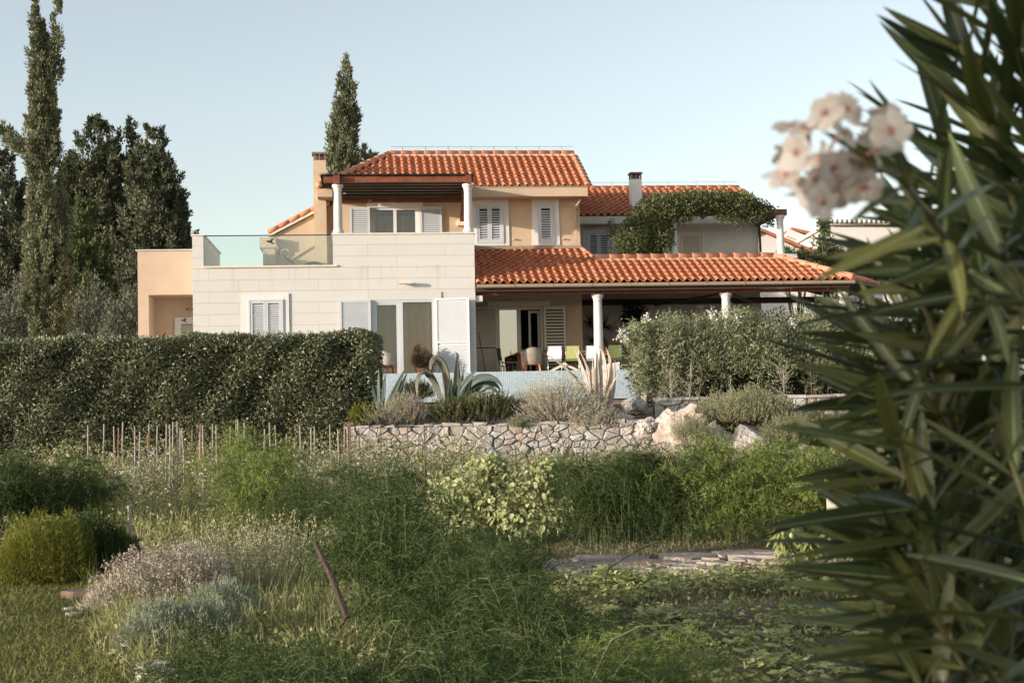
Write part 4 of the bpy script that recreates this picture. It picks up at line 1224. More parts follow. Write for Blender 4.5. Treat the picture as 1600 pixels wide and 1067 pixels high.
while x < 8.2:
    w = rngc.uniform(.3, .6)
    V_ = np.array([[xx, yy, zz] for zz in (1.73, 1.79) for yy in (30.12, 30.7) for xx in (x + .01, x + w - .01)]) + rngc.normal(0, .008, (8, 3))
    mb.add(V_, np.array([[0, 2, 3, 1], [4, 5, 7, 6], [0, 1, 5, 4], [2, 6, 7, 3], [0, 4, 6, 2], [1, 3, 7, 5]])); x += w
P(mb, 'stone', M['fieldstone'], sw2)
P(MB().box(3.0, 8.2, 30.24, 30.65, .9, 1.725), 'wall_core', M['joint'], sw2)

M['boulder'] = plain('white_limestone_boulder', (.58, .52, .46), .9, .25, 5, 1., 14, cols=[(.22, .19, .15), (.42, .375, .33), (.58, .54, .49)])
M['boulder_o'] = plain('orange_stained_boulder', (.5, .36, .27), .9, .3, 3.2, 1., 12, cols=[(.30, .20, .145), (.42, .35, .29), (.54, .50, .455)])


def boulder(label, x, y, z, r, mat, seed):
    import bmesh
    bm = bmesh.new(); bmesh.ops.create_icosphere(bm, subdivisions=5, radius=1)
    rr = np.random.default_rng(seed); planes = [(Vector(v_), float(rr.uniform(.62, .95))) for v_ in rvec(rr, 16)]
    for v in bm.verts:
        d = v.co.normalized()
        n1 = noise.noise(d * 1.3 + Vector((seed, 0, 0))); n2 = noise.noise(d * 3.1 + Vector((0, seed, 0))); n3 = noise.noise(d * 8 + Vector((0, 0, seed))); c_ = noise.cell(d * 2.2 + Vector((seed, seed, 0)))
        k = 1 + .35 * n1 + .22 * n2 + .10 * n3 - .16 * abs(noise.noise(d * 6 + Vector((seed, 1, 2)))) - .10 * abs(noise.noise(d * 15)) + .05 * noise.noise(d * 34) + .12 * c_ * .5
        q_ = d * k
        for pn, pd in planes:
            e_ = q_.dot(pn) - pd
            if e_ > 0: q_ = q_ - pn * e_ * .62
        v.co = Vector((q_.x * r[0], q_.y * r[1], q_.z * r[2]))
    me = bpy.data.meshes.new('boulder'); bm.to_mesh(me); bm.free(); me.materials.append(M[mat])
    o = bpy.data.objects.new('boulder', me); C.objects.link(o); o.location = (x, y, z)
    return tag(o, label, 'rock')


for lab, px, py, Y_, r, mt, sd in [
        ('bright white rock at the foot of the pool end wall', 992, 634, 30.5, (.34, .35, .24), 'boulder', 3),
        ('flat whitish rock at the right end of the agave bed', 968, 655, 28.7, (.32, .3, .14), 'boulder', 11),
        ('big pinkish orange boulder with white flanks right of the retaining wall', 1062, 684, 28.2, (.62, .5, .58), 'boulder_o', 5),
        ('orange stained rock leaning on the right of the big boulder', 1118, 694, 28.0, (.42, .4, .40), 'boulder_o', 21),
        ('grey white rock half covered by pale weeds right of the orange rocks', 1168, 690, 27.8, (.45, .4, .32), 'boulder', 8),
        ('low grey rock between dry stone wall and big boulder', 1012, 672, 28.3, (.30, .3, .26), 'boulder', 15)]:
    p = at(px, py, Y_); boulder(lab, p[0], Y_, p[2], r, mt, sd)


# ------------------------------------------------------------------ agaves and shrubs in the bed above the wall
def agave_leaf(mb, pts, w, th=.02, twist=0., m=0, n=16):
    """fleshy channelled leaf along a smooth curve through the points"""
    pts = np.array(pts, float); tt = np.linspace(0, 1, len(pts)); t = np.linspace(0, 1, n)
    deg = min(3, len(pts) - 1)
    P_ = np.stack([np.polyval(np.polyfit(tt, pts[:, i], deg), t) for i in range(3)], 1)
    T = unit(np.gradient(P_, axis=0))
    S = unit(np.cross(T, np.array([math.sin(twist), -math.cos(twist), .15])))
    N_ = unit(np.cross(S, T))
    wd = w / 2 * (.55 + .45 * np.sin(PI * np.clip(t * 1.25, 0, 1))) * np.clip((1 - t) * 4.5, .03, 1) ** .8
    k = [(-1, .35), (-.5, .06), (0, 0), (.5, .06), (1, .35), (.5, -.25), (0, -.38), (-.5, -.25)]
    V_ = np.stack([P_ + S * (a * wd)[:, None] + N_ * (b * wd * .7 * (1 if b > 0 else .6))[:, None] for a, b in k], 1).reshape(-1, 3)
    i = np.arange(n - 1)[:, None] * 8; j = np.arange(8)[None]; j2 = (j + 1) % 8
    mb.add(V_, np.stack([i + j, i + j2, i + 8 + j2, i + 8 + j], -1).reshape(-1, 4), m)


def agave(label, px, py, Y_, leaves_, mat, name='agave'):
    o = at(px, py, Y_); t = thing(name, label, 'agave', o)
    for k, (pp, w, mt, dy) in enumerate(leaves_):
        mb = MB(); n = len(pp)
        pts = [at(a, b, Y_ - dy * (i / (n - 1))) - o for i, (a, b) in enumerate(pp)]
        agave_leaf(mb, pts, w, twist=(k % 5 - 2) * .25)
        P(mb, 'leaf', M[mt], t, smooth=True)
    return t


agave('small blue green agave at the end of the laurel hedge', 597, 640, 30.3, [
    ([(594, 646), (592, 610), (592, 575)], .09, 'agave', .1), ([(598, 644), (600, 610), (603, 576)], .08, 'agave', -.2),
    ([(602, 646), (615, 615), (634, 574)], .17, 'agave', .2), ([(604, 648), (620, 618), (637, 580)], .13, 'agave', -.2),
    ([(604, 642), (618, 630), (624, 618)], .12, 'agave_dry', .5), ([(592, 646), (586, 620), (582, 600)], .08, 'agave', .3)], 'agave')
agave('large blue green agave with two leaves folded over in front of the pool', 708, 640, 30.0, [
    ([(692, 640), (678, 596), (664, 580), (652, 596), (655, 632)], .16, 'agave_old', .5),
    ([(698, 640), (699, 590), (686, 560), (676, 566), (674, 590)], .16, 'agave_old', .2),
    ([(700, 640), (696, 600), (688, 562)], .12, 'agave_old', -.3),
    ([(704, 640), (713, 600), (713, 556)], .19, 'agave_old', .1), ([(712, 565), (715, 556), (710, 549)], .06, 'agave_dry', .1),
    ([(712, 640), (720, 605), (726, 564)], .10, 'agave', -.3),
    ([(714, 640), (724, 605), (745, 578)], .19, 'agave', .1), ([(716, 640), (735, 600), (764, 590), (786, 606)], .19, 'agave', .35),
    ([(716, 642), (740, 606), (766, 598), (782, 612)], .17, 'agave', -.1), ([(718, 642), (742, 612), (766, 606), (780, 622)], .16, 'agave', .5),
    ([(710, 640), (716, 610), (722, 586)], .15, 'agave', .6), ([(718, 644), (735, 622), (756, 612)], .14, 'agave', .9), ([(708, 642), (704, 615), (706, 590)], .14, 'agave', .5),
    ([(716, 642), (728, 612), (738, 592)], .15, 'agave', .7)], 'agave')
agave('dried straw coloured agave with upright withered leaves before the porch column', 938, 640, 29.7, [
    ([(930, 644), (918, 600), (908, 570), (896, 540)], .085, 'agave_dry', .2), ([(926, 644), (905, 600), (880, 572), (850, 552)], .06, 'agave_dry', .3),
    ([(932, 646), (924, 600), (918, 575), (904, 545)], .08, 'agave_dry', -.2), ([(936, 646), (934, 590), (932, 545)], .12, 'agave_dry', .1),
    ([(940, 646), (938, 590), (938, 546)], .10, 'agave_dry', -.3), ([(942, 646), (946, 600), (944, 560), (934, 540)], .09, 'agave_dry', .4),
    ([(944, 646), (952, 605), (954, 570), (946, 542)], .10, 'agave_dry', .2), ([(946, 646), (956, 610), (961, 562)], .14, 'agave_dry', 0.),
    ([(928, 646), (912, 610), (900, 590), (884, 578)], .07, 'agave_dry', .5), ([(938, 648), (926, 610), (922, 560)], .08, 'agave_dry', .5),
    ([(942, 648), (950, 615), (966, 585)], .07, 'agave_dry', .5), ([(934, 646), (928, 604), (926, 552)], .07, 'agave_dry', .6)], 'agave')


def spikes(mb, c, r, n, per, L, W, seed, up=.9, spread=.6, stem=None, taper=1.):
    """mound of upright twigs clothed in short needles"""
    rng = np.random.default_rng(seed)
    d = rvec(rng, n); d[:, 2] = np.abs(d[:, 2]); q = rng.uniform(.45, 1., n)
    base = np.array(c) + d * np.array(r) * q[:, None]
    ax = unit(d * spread + Z3 * up + rng.normal(0, .18, (n, 3)))
    tl_ = L[1] * rng.uniform(.6, 1.3, n)
    s = rng.uniform(0, 1, (n, per))
    P_ = base[:, None] + ax[:, None] * (s * tl_[:, None])[..., None]
    D_ = unit(ax[:, None] * .8 + rng.normal(0, .55, (n, per, 3)))
    k = n * per
    mb.needle(P_.reshape(-1, 3), D_.reshape(-1, 3), L[0] * rng.uniform(.6, 1.3, k), W * rng.uniform(.7, 1.3, k), rng)


def mound(name, label, cat, px, py, Y_, rpx, n, per, L, W, seed, mat, group=None, twigs=True, flowers=None, up=.9, spread=.6, base=None):
    o = at(px, py, Y_)
    if base is None: o[2] = ground_z(o[0], o[1])
    t = thing(name, label, cat, o, 0, group)
    ctop = at(px, py, Y_)[2] - o[2]
    rx_, rz_ = rpx[0] * Y_ / F, rpx[1] * Y_ / F
    mb = MB(); spikes(mb, (0, 0, max(0, ctop)), (rx_, rx_ * .7, rz_), n, per, L, W, seed, up, spread)
    mb.build('foliage', G[mat], t)
    if twigs:
        rng = np.random.default_rng(seed); sb = MB()
        for k in range(40):
            d = rvec(rng, 1)[0]; d[2] = abs(d[2]) + .3
            e = np.array([0, 0, max(0, ctop)]) + d * np.array([rx_, rx_ * .7, rz_]) * .75
            sb.tube([(rng.normal(0, rx_ * .3), rng.normal(0, rx_ * .2), -.03), e], [.008, .003], 4)
        sb.build('stem', M['bark'], t)
    if flowers:
        mt, nf, s_ = flowers; rng = np.random.default_rng(seed + 5); mb = MB()
        d = rvec(rng, nf); d[:, 2] = np.abs(d[:, 2]) + .2; d = unit(d)
        P_ = np.array([0, 0, max(0, ctop)]) + d * np.array([rx_, rx_ * .7, rz_]) * rng.uniform(.95, 1.25, nf)[:, None] + Z3 * L[1] * .5
        for k in range(5):
            mb.rhomb(P_ + rng.normal(0, s_ * .5, (nf, 3)), rvec(rng, nf), rvec(rng, nf), s_, s_ * .8)
        mb.build('flower', G[mt], t)
    return t


mound('rosemary_bush', 'round yellowish green rosemary bush right of the big agave', 'bush', 760, 655, 28.95, (56, 36), 620, 46, (.034, .20), .013, 1, 'rosemary', up=1., spread=.8)
mound('rosemary_bush', 'green rosemary bush on the wall edge left of the big agave', 'bush', 706, 660, 28.85, (38, 30), 340, 44, (.034, .19), .013, 2, 'rosemary', up=1., spread=.8)
mound('rosemary_bush', 'small green rosemary tuft against the mosaic left of the big agave', 'bush', 652, 622, 30.6, (26, 24), 500, 24, (.035, .12), .010, 3, 'rosemary', base=1)
mound('lavender_bush', 'large silvery grey lavender bush in front of the dried agave', 'bush', 876, 660, 28.8, (64, 60), 900, 34, (.036, .30), .010, 4, 'lavender', up=.6, spread=1.3)
mound('lavender_bush', 'sparse grey lavender on the pool side between agave and lavender bush', 'bush', 838, 640, 29.8, (40, 30), 500, 20, (.04, .2), .008, 5, 'lavender', base=1)
mound('dry_shrub', 'greyish dry twiggy shrub spilling over the left end of the stone wall', 'bush', 610, 662, 28.8, (48, 28), 420, 18, (.035, .2), .007, 6, 'straw', spread=1.1)
mound('dry_shrub', 'pale pink dried flower shrub left of the big agave', 'bush', 650, 655, 28.7, (18, 38), 260, 18, (.03, .14), .010, 7, 'pinkish')
mound('dry_shrub', 'brownish twiggy shrub between the pink flowers and the small agave', 'bush', 632, 648, 29.3, (28, 30), 600, 18, (.03, .15), .007, 8, 'straw', base=1)
mound('green_tuft', 'light green leafy tuft at the bottom of the laurel hedge end', 'plant', 568, 662, 28.9, (20, 26), 400, 14, (.05, .14), .014, 9, 'yellow')
mound('pale_shrub', 'pale yellowish shrub growing up beside the orange rocks', 'bush', 1176, 660, 28.3, (70, 42), 2000, 20, (.04, .22), .012, 10, 'pale_weed', base=1)
mound('pale_shrub', 'pale dry shrub in front of the big pinkish boulder', 'bush', 1080, 690, 27.4, (30, 30), 500, 18, (.035, .25), .008, 11, 'pale_weed', spread=.4)
mound('pale_shrub', 'pale weedy shrub at the foot of the low stone wall, rightmost of the pale shrubs', 'bush', 1238, 690, 27.6, (50, 34), 900, 18, (.035, .2), .010, 13, 'pale_weed')
mound('pale_shrub', 'pale yellow green shrub right behind the big boulder against the low wall', 'bush', 1128, 655, 29.3, (40, 30), 900, 20, (.04, .2), .011, 14, 'pale_weed', base=1)
mound('lavender_bush', 'low silvery plant spilling over the wall top below the dried agave', 'bush', 930, 668, 28.5, (42, 28), 900, 22, (.035, .16), .009, 15, 'lavender', base=1)
mound('grass_tuft', 'straw coloured weed tuft growing out of the wall top', 'plant', 808, 668, 28.2, (12, 10), 160, 16, (.04, .12), .007, 12, 'pale_weed', base=1, twigs=False)
# tall pale stalks in front of the oleander hedge
for k, (lab, px, top, bot) in enumerate([('tall pale branching weed stalk, leftmost before the oleander hedge', 1046, 575, 634), ('tall pale weed stalk bending right in front of the oleander hedge', 1072, 582, 634), ('single straight mullein stalk before the dark hedge foot', 1139, 588, 648), ('pale branching umbel stalk right of the mullein stalk', 1222, 570, 640), ('short straight mullein stalk between the two taller ones', 1168, 598, 646)]):
    Yk = 31.2; a, b = at(px, bot + 10, Yk), at(px + (8 if k == 1 else 2), top, Yk); t = thing('weed_stalk', lab, 'plant', a); rng = np.random.default_rng(70 + k)
    mb = MB(); mb.tube([(0, 0, -.3), (b - a) * .5 + [.03, 0, 0], b - a], [.016, .013, .007], 5)
    if k in (0, 1, 3):
        for j in range(9):
            s = rng.uniform(.3, .95); p = (b - a) * s; mb.tube([p, p + np.array([rng.uniform(-.3, .3), rng.uniform(-.1, .1), rng.uniform(.15, .35)])], [.009, .004], 4)
    mb.build('stem', M['cane'], t)
    mb = MB(); n = 240; s = rng.uniform(.25, 1.02, n)
    mb.rhomb((b - a) * s[:, None] + rng.normal(0, .03 if k in (2, 4) else .12, (n, 3)) * [1, 1, .8], rvec(rng, n), rvec(rng, n), .05, .02); mb.build('foliage', G['pale_weed'], t)

# ------------------------------------------------------------------ kitchen garden
def field(mb, regs, n, L, W, seed, lean=.35, droop=.25, rhomb=False, m=0, zoff=0., k=2, dens=None, lawn=False):
    """blades or small leaves standing on the ground; regs = (x0, x1, y0, y1)"""
    rng = np.random.default_rng(seed)
    ar = np.array([(b - a) * (d - c) for a, b, c, d in regs]); ar = ar / ar.sum()
    for (a, b, c, d), w in zip(regs, ar):
        q = int(n * w)
        x, y = rng.uniform(a, b, q), rng.uniform(c, d, q)
        if dens is not None:
            s_ = rng.uniform(0, 1, q) < dens(x, y); x, y = x[s_], y[s_]; q = len(x)
        if not lawn:
            s_ = (x > px_edge(x, y)) | (y > 16.4); x, y = x[s_], y[s_]; q = len(x)
        P_ = np.stack([x, y, ground_z(x, y) + zoff * rng.uniform(0, 1, q)], 1)
        D_ = unit(rng.normal(0, lean, (q, 3)) + Z3)
        Ls = L * rng.uniform(.4, 1.35, q)
        if rhomb: mb.rhomb(P_, unit(rng.normal(0, 1, (q, 3)) + Z3 * .3), rvec(rng, q) + Z3, Ls, W * rng.uniform(.6, 1.3, q))
        else: mb.blade(P_, D_, rvec(rng, q), Ls, W, droop * rng.uniform(0, 1.6, q), k, prof=lambda t: 1 - t * .92)


def px_edge(x, y):
    """bed edge: lawn lies to the left of this line"""
    return -3.75 + (12.9 - y) * .30 + .12 * np.sin(y * 1.7)


# lawn (left) and low growth
V_ = []
yy = np.linspace(6, 16.5, 60); n = len(yy)
lx = px_edge(0, yy)
nx = 40; S_ = np.concatenate([np.stack([-12 + (lx + 12) * k / (nx - 1), yy, ground_z(-12 + (lx + 12) * k / (nx - 1), yy) + .008], 1) for k in range(nx)])
mb = MB(); mb.add(S_, [[k * n + i, (k + 1) * n + i, (k + 1) * n + i + 1, k * n + i + 1] for k in range(nx - 1) for i in range(n - 1)])
tag(mb.build('lawn', plain('lawn_ground', (.085, .082, .032), .95, .35, 5, .6, 60), smooth=True), kind='structure')
mb = MB(); field(mb, [(-8.5, -1.6, 6.5, 16.4)], 300000, .07, .010, 1, .8, .4, lawn=True, dens=lambda x, y: (x < px_edge(x, y) + .05) * (.75 + .25 * np.sin(x * 2.3 + y) * np.cos(y * 1.9)))
tag(mb.build('grass', G['grass']), kind='stuff')
mb = MB()
field(mb, [(-9.5, 7.5, 15.2, 27.6)], 62000, .48, .012, 2, .3, .35, k=3, dens=lambda x, y: (.35 + .65 * sm(-.2, .5, np.sin(x * 1.4 + 1) * np.cos(y * 1.1))) * ((x < -.9) | (y > 17.6)))
field(mb, [(-9.5, 7.5, 15.2, 27.6)], 60000, .055, .030, 3, rhomb=True, zoff=.42, dens=lambda x, y: 1. * ((x < -.9) | (y > 17.4)))
field(mb, [(-.9, 6, 14.9, 17.5)], 9000, .07, .006, 35, .6, .4)
field(mb, [(-8.5, -.5, 20.5, 26.2)], 33000, .06, .026, 31, rhomb=True, zoff=.85, dens=lambda x, y: .25 + .75 * sm(-.2, .4, np.sin(x * 2.3 + .6) * np.cos(y * 1.3)))
field(mb, [(-3.6, .1, 5.2, 12.)], 15000, .26, .009, 32, .5, .45, k=3)
field(mb, [(-4.2, -1.0, 10.5, 15.5)], 9000, .30, .008, 5, .35, .4, k=3)
field(mb, [(-4.0, 6., 7.0, 14.)], 16000, .05, .028, 6, rhomb=True, zoff=.12)
field(mb, [(-.9, 5.2, 7.2, 13.6)], 26000, .075, .007, 36, .7, .4)
field(mb, [(3.0, 9.5, 28.2, 30.1)], 9000, .22, .012, 8, .4, .4)
tag(mb.build('weeds', G['weed']), kind='stuff')
mb = MB()
field(mb, [(-7.5, -.5, 19, 25)], 20000, .06, .034, 12, rhomb=True, zoff=.80, dens=lambda x, y: sm(-.3, .4, np.sin(x * 1.9) * np.cos(y * 1.5 + 1)))
field(mb, [(1.5, 7, 22, 28)], 9000, .5, .010, 13, .3, .4, k=3)
tag(mb.build('pale_weeds', G['pale_weed']), kind='stuff')
mb = MB(); rng = np.random.default_rng(6); n = 420
x, y = rng.uniform(-7.5, -.3, n), rng.uniform(20, 27.4, n); s_ = np.sin(x * 2.1) * np.cos(y * 1.7) > -.1; x, y = x[s_], y[s_]
P_ = np.stack([x, y, ground_z(x, y) + rng.uniform(.3, .75, len(x))], 1)
for k in range(4): mb.rhomb(P_ + rng.normal(0, .022, P_.shape), rvec(rng, len(x)), rvec(rng, len(x)), .05, .045)
tag(mb.build('wild_flowers', G['white_fl']), kind='stuff')

# flagstone path
rng = np.random.default_rng(17); mb = MB()
for k in range(120):
    s = rng.uniform(0, 1); x = -.6 + 4.2 * s; y = 14.15 + .12 * math.sin(s * 6) + rng.uniform(-.5, .75); r = rng.uniform(.14, .30)
    a = np.sort(rng.uniform(0, 2 * PI, 7)); q = rng.uniform(.75, 1.1, 7) * r
    poly = np.stack([x + np.cos(a) * q * 1.35, y + np.sin(a) * q, np.full(7, float(ground_z(x, y)) - .02)], 1)
    poly[:, 2] += rng.normal(0, .006, 7)
    mb.prism(poly, (rng.normal(0, .006), rng.normal(0, .006), rng.uniform(.05, .105)))
tag(mb.build('garden_path', M['flag']), kind='structure')
rng = np.random.default_rng(18)
for k, (lab, px, py, Y_, r) in enumerate([('low flat reddish stone at the bed corner by the lawn', 126, 922, 12.9, .17), ('small white edging stone beside the lawn, upper one of the row', 106, 945, 12.1, .06), ('small white edging stone beside the lawn, middle one of the row', 113, 958, 11.7, .07), ('small white edging stone beside the lawn, lowest of the row', 126, 968, 11.3, .05),
                                      ('pale squared kerb stone at the bottom edge under the silver green plant', 238, 1050, 8.75, .12), ('second pale kerb stone at the bottom edge, right of the squared one', 262, 1056, 8.6, .10), ('white pebble on the path edge before the flagstones', 1098, 896, 13.6, .07)]):
    p = at(px, py, Y_); a = np.arange(7) * 2 * PI / 7; q = rng.uniform(.8, 1.1, 7) * r; z = float(ground_z(p[0], Y_))
    mb = MB(); mb.prism(np.stack([np.cos(a) * q, np.sin(a) * q * .8, np.full(7, -.05)], 1), (.01, 0, .05 + r * (.9 if k in (4, 5) else .5)))
    tag(mb.build('edging_stone', M['dull_stone'] if k == 0 else M['boulder'], loc=(p[0], Y_, z)), lab, 'stone')

# strawberry bed
mb = MB(); rng = np.random.default_rng(21); pl_ = []
while len(pl_) < 560:
    x, y = rng.uniform(-.9, 5.0), rng.uniform(7.6, 13.4)
    if math.sin(y * 2.6 + x * .4) + .5 * math.sin(x * 3.3 + y) > -.35: pl_.append((x, y))
for x, y in pl_:
    z = float(ground_z(x, y)); n = rng.integers(10, 22); s_ = rng.uniform(.5, 1.0)
    a = rng.uniform(0, 2 * PI, n); r = rng.uniform(.02, .17, n) * s_; h = rng.uniform(.05, .17, n) * s_
    c_ = np.stack([x + np.cos(a) * r, y + np.sin(a) * r, z + h], 1)
    for j in (-1, 0, 1):
        d_ = np.stack([np.cos(a + j * 1.1), np.sin(a + j * 1.1), rng.uniform(-.15, .45, n)], 1)
        mb.rhomb(c_, d_, np.stack([rng.normal(0, .3, n), rng.normal(0, .3, n), np.ones(n)], 1), .068 * s_, .055 * s_, .55)
tag(mb.build('strawberry_patch', G['straw_leaf']), kind='stuff')

# stakes among the tomato rows
stk = [(137, 664, 0), (161, 662, 0), (180, 666, 0), (184, 668, 2), (191, 659, 0), (210, 667, 0), (217, 674, 0), (232, 676, 2), (234, 662, 0), (245, 665, 0), (258, 662, 0), (265, 663, 0), (269, 659, 0), (275, 658, 0), (281, 671, 0), (289, 668, 0), (299, 671, 2), (310, 668, 0), (314, 663, 2), (317, 664, 0), (330, 662, 0), (337, 664, 0), (341, 665, 0), (356, 665, 0), (368, 656, 0), (372, 655, 0), (386, 660, 0), (412, 670, 0), (420, 660, 0), (433, 664, 0), (449, 678, 0), (458, 683, 0), (470, 664, 0), (484, 668, 0), (493, 666, 0), (516, 663, 0), (528, 671, 0), (536, 664, 0), (547, 662, 1), (564, 668, 1), (595, 668, 1), (635, 668, 1), (662, 667, 1), (720, 692, 1), (809, 694, 1)]
rng = np.random.default_rng(44); protos = {}
labs = {0: ('weathered grey wooden stake in the rows of stakes before the laurel hedge', 'grey stakes before the hedge'), 1: ('thin brown stake standing in front of the dry stone wall', 'stakes in front of the stone wall'), 2: ('rust red stake among the grey stakes before the hedge', 'rust red stakes')}
for px, top, kind in stk:
    Yk = rng.uniform(21.5, 25.0) if kind != 1 else rng.uniform(21, 23.5)
    a = at(px, top, Yk); gz_ = float(ground_z(a[0], Yk)); h = a[2] - gz_
    if kind not in protos:
        mb = MB(); mb.tube([(0, 0, -.2), (.008, 0, .3), (-.004, .006, .65), (.003, .0, 1.0)], [.015, .014, .013, .012], 7)
        o = mb.build('garden_stake', M['cane_red'] if kind == 2 else (M['old_wood'] if kind == 1 else M['cane'])); protos[kind] = o
    else:
        o = protos[kind].copy(); C.objects.link(o)
    f_ = 1. if kind != 1 else .8
    o.location = (a[0], Yk, gz_); o.scale = (f_, f_, h); o.rotation_euler = (rng.normal(0, .02), rng.normal(0, .018), rng.uniform(0, 6))
    tag(o, labs[kind][0], 'stake', labs[kind][1])
p = at(546, 664, 24.); t = tag(MB().box(-.07, .07, -.02, .02, 0, .05).box(-.02, .02, -.02, .02, -1.0, 0).build('garden_stake', M['old_wood'], loc=p), 'stake with a small wooden crosspiece on top at the left end of the stone wall', 'stake')
for lab, (x1, y1), (x2, y2), Yk, r, mt in [('pale short bamboo cane standing alone left of the white flowered clump', (201, 790), (203, 870), 14.6, .017, 'cane'),
                                       ('thick dark broken stick leaning left in the front asparagus', (492, 846), (542, 965), 7.4, .017, 'stick')]:
    a, b = at(x1, y1, Yk), at(x2, y2, Yk - .15)
    mb = MB(); mb.tube([(0, 0, 0), (a - b) * .5 + [.01, 0, .0], a - b], [r, r * .95, r * .85], 8); tag(mb.build('garden_stake', M[mt], loc=b), lab, 'stake')


# asparagus ferns
def asparagus_mesh(seed, mat, nst=30, H=1.15, R=.65, nb=26, nn=25, needle=(.040, .0058)):
    rng = np.random.default_rng(seed); mb = MB()
    PP, DD = [], []
    for k in range(nst):
        a = rng.uniform(0, 2 * PI); r = R * rng.uniform(.15, 1.) ** .7; h = H * rng.uniform(.72, 1.08) * (1 - .25 * (r / R) ** 2)
        b = np.array([math.cos(a), math.sin(a), 0]) * rng.uniform(0, .14)
        rad = np.array([math.cos(a), math.sin(a), 0])
        t = np.linspace(0, 1, 7)[:, None]
        path = b + rad * (r * t ** 1.7) + Z3 * (h * (t - .16 * t ** 3 * (1 + r / R)))
        mb.tube(path, np.linspace(.006, .0015, 7), 4, 1, caps=False)
        for j in range(nb):
            s = rng.uniform(.06, 1.) ** .8
            p = np.array([np.interp(s, t[:, 0], path[:, i]) for i in range(3)])
            L = rng.uniform(.18, .46) * (1.25 - .6 * s); q = rng.uniform(0, 2 * PI)
            d = unit(np.array([math.cos(q), math.sin(q), 0]) * 1. + rad * .4 + Z3 * rng.uniform(-.1, .7))
            u = np.linspace(0, 1, 4)[:, None]
            bp = p + d * L * u - Z3 * (L * rng.uniform(.25, 1.0) * u ** 2)
            if j % 2 == 0: mb.tube(bp, [.0022, .0018, .0014, .001], 3, 1, caps=False)
            v = rng.uniform(.05, 1.05, nn)
            pt = np.stack([np.interp(v, u[:, 0], bp[:, i]) for i in range(3)], 1)
            PP.append(pt + rng.normal(0, .012, (nn, 3))); DD.append(unit(d * .5 + rng.normal(0, .8, (nn, 3))))
    P_, D_ = np.concatenate(PP), np.concatenate(DD); n = len(P_)
    mb.needle(P_, D_, needle[0] * rng.uniform(.6, 1.4, n), needle[1], rng)
    return mb.mesh('asparagus_fern', [G[mat], G['asp_stem']])


am = [asparagus_mesh(1, 'asp', needle=(.043, .0068)), asparagus_mesh(2, 'asp', needle=(.043, .0068)), asparagus_mesh(3, 'asp_dark'), asparagus_mesh(4, 'asp_dark', nst=26, R=.55)]
ferns = [
    ('feathery green asparagus clump cut by the left picture edge', -10, 17.8, 1.40, 1.44, 2), ('wide dark asparagus clump at the left behind the yellow green bush', 75, 18.2, 1.40, 1.40, 2),
    ('asparagus clump at the right flank of the dark left group', 128, 19.0, 0.95, 1.14, 0),
    ('tall light green asparagus clump standing among the left stakes', 398, 18.0, 1.12, 1.70, 0), ('asparagus clump just right of the tall light green one', 478, 17.2, .75, 1.05, 3),
    ('asparagus clump at the left end of the dark row before the stone wall', 935, 16.6, 1.12, 1.32, 2), ('asparagus clump second from the left in the dark row', 985, 16.6, 1.18, 1.42, 3), ('asparagus clump in the middle of the dark row', 1065, 16.5, 1.12, 1.44, 2),
    ('tallest asparagus clump right of the middle of the dark row', 1150, 16.4, 1.23, 1.54, 0), ('asparagus clump at the right of the dark row behind the pepper plant', 1235, 16.3, 1.18, 1.46, 1), ('asparagus clump at the right end of the dark row beside the oleander leaves', 1310, 16.2, 1.01, 1.20, 2),
    ('big blurred asparagus plant in the middle foreground', 615, 9.4, .95, 1.45, 3), ('blurred asparagus plant right of the big middle one', 715, 8.8, .8, 1.0, 3),
    ('lowest dark asparagus fronds at the bottom edge left of the stick', 450, 6.6, .7, .72, 3), ('dark asparagus fronds at the bottom edge under the stick', 570, 6.0, .8, .9, 3), ('dark asparagus fronds at the bottom edge in the centre', 730, 5.8, .85, .92, 3),
    ('asparagus fronds at the bottom edge right of the centre', 880, 5.6, .85, .85, 3), ('loose green asparagus fronds hanging over the strawberry bed', 1010, 6.8, .75, .7, 1), ('asparagus fronds at the bottom edge beside the silver green plant', 330, 7.4, .7, .70, 3),
    ('thin airy asparagus fronds before the path left of the flagstones', 780, 10.8, .85, .95, 2), ('blurred asparagus plant behind the big middle one', 590, 13.4, 1.0, 1.4, 2), ('shady asparagus plant over the strawberry bed edge', 820, 8.0, .9, .9, 3)]
rng = np.random.default_rng(91)
for k, (lab, px, Yk, rx_, h, v) in enumerate(ferns):
    o = bpy.data.objects.new('asparagus_fern', am[v]); C.objects.link(o)
    x = px_x(px, Yk, 850); o.location = gat(x, Yk); o.scale = (rx_, rx_, h / 1.1); o.rotation_euler = (0, 0, rng.uniform(0, 6))
    tag(o, lab, 'plant', 'asparagus ferns in the vegetable garden')
# arching single stem low right of the centre
mb = MB(); p = [at(a, b, 6.2) for a, b in ((925, 1062), (955, 1000), (1000, 978), (1050, 976), (1090, 1000), (1118, 1026))]
mb.tube(np.array(p) - p[0], [.006, .006, .005, .004, .003, .002], 5); tag(mb.build('arching_stem', G['asp_stem'], loc=p[0]), 'thin green stem arching over the strawberry bed at the bottom', 'plant')
mb = MB(); p = [at(a, b, 10.5) for a, b in ((945, 905), (952, 885), (990, 862), (1025, 846), (1052, 852), (1066, 860))]
mb.tube(np.array(p) - p[0], [.011, .011, .010, .009, .007, .004], 6); tag(mb.build('arching_stem', G['asp_stem'], loc=p[0]), 'pale green stem hooking over the flagstone path', 'plant')

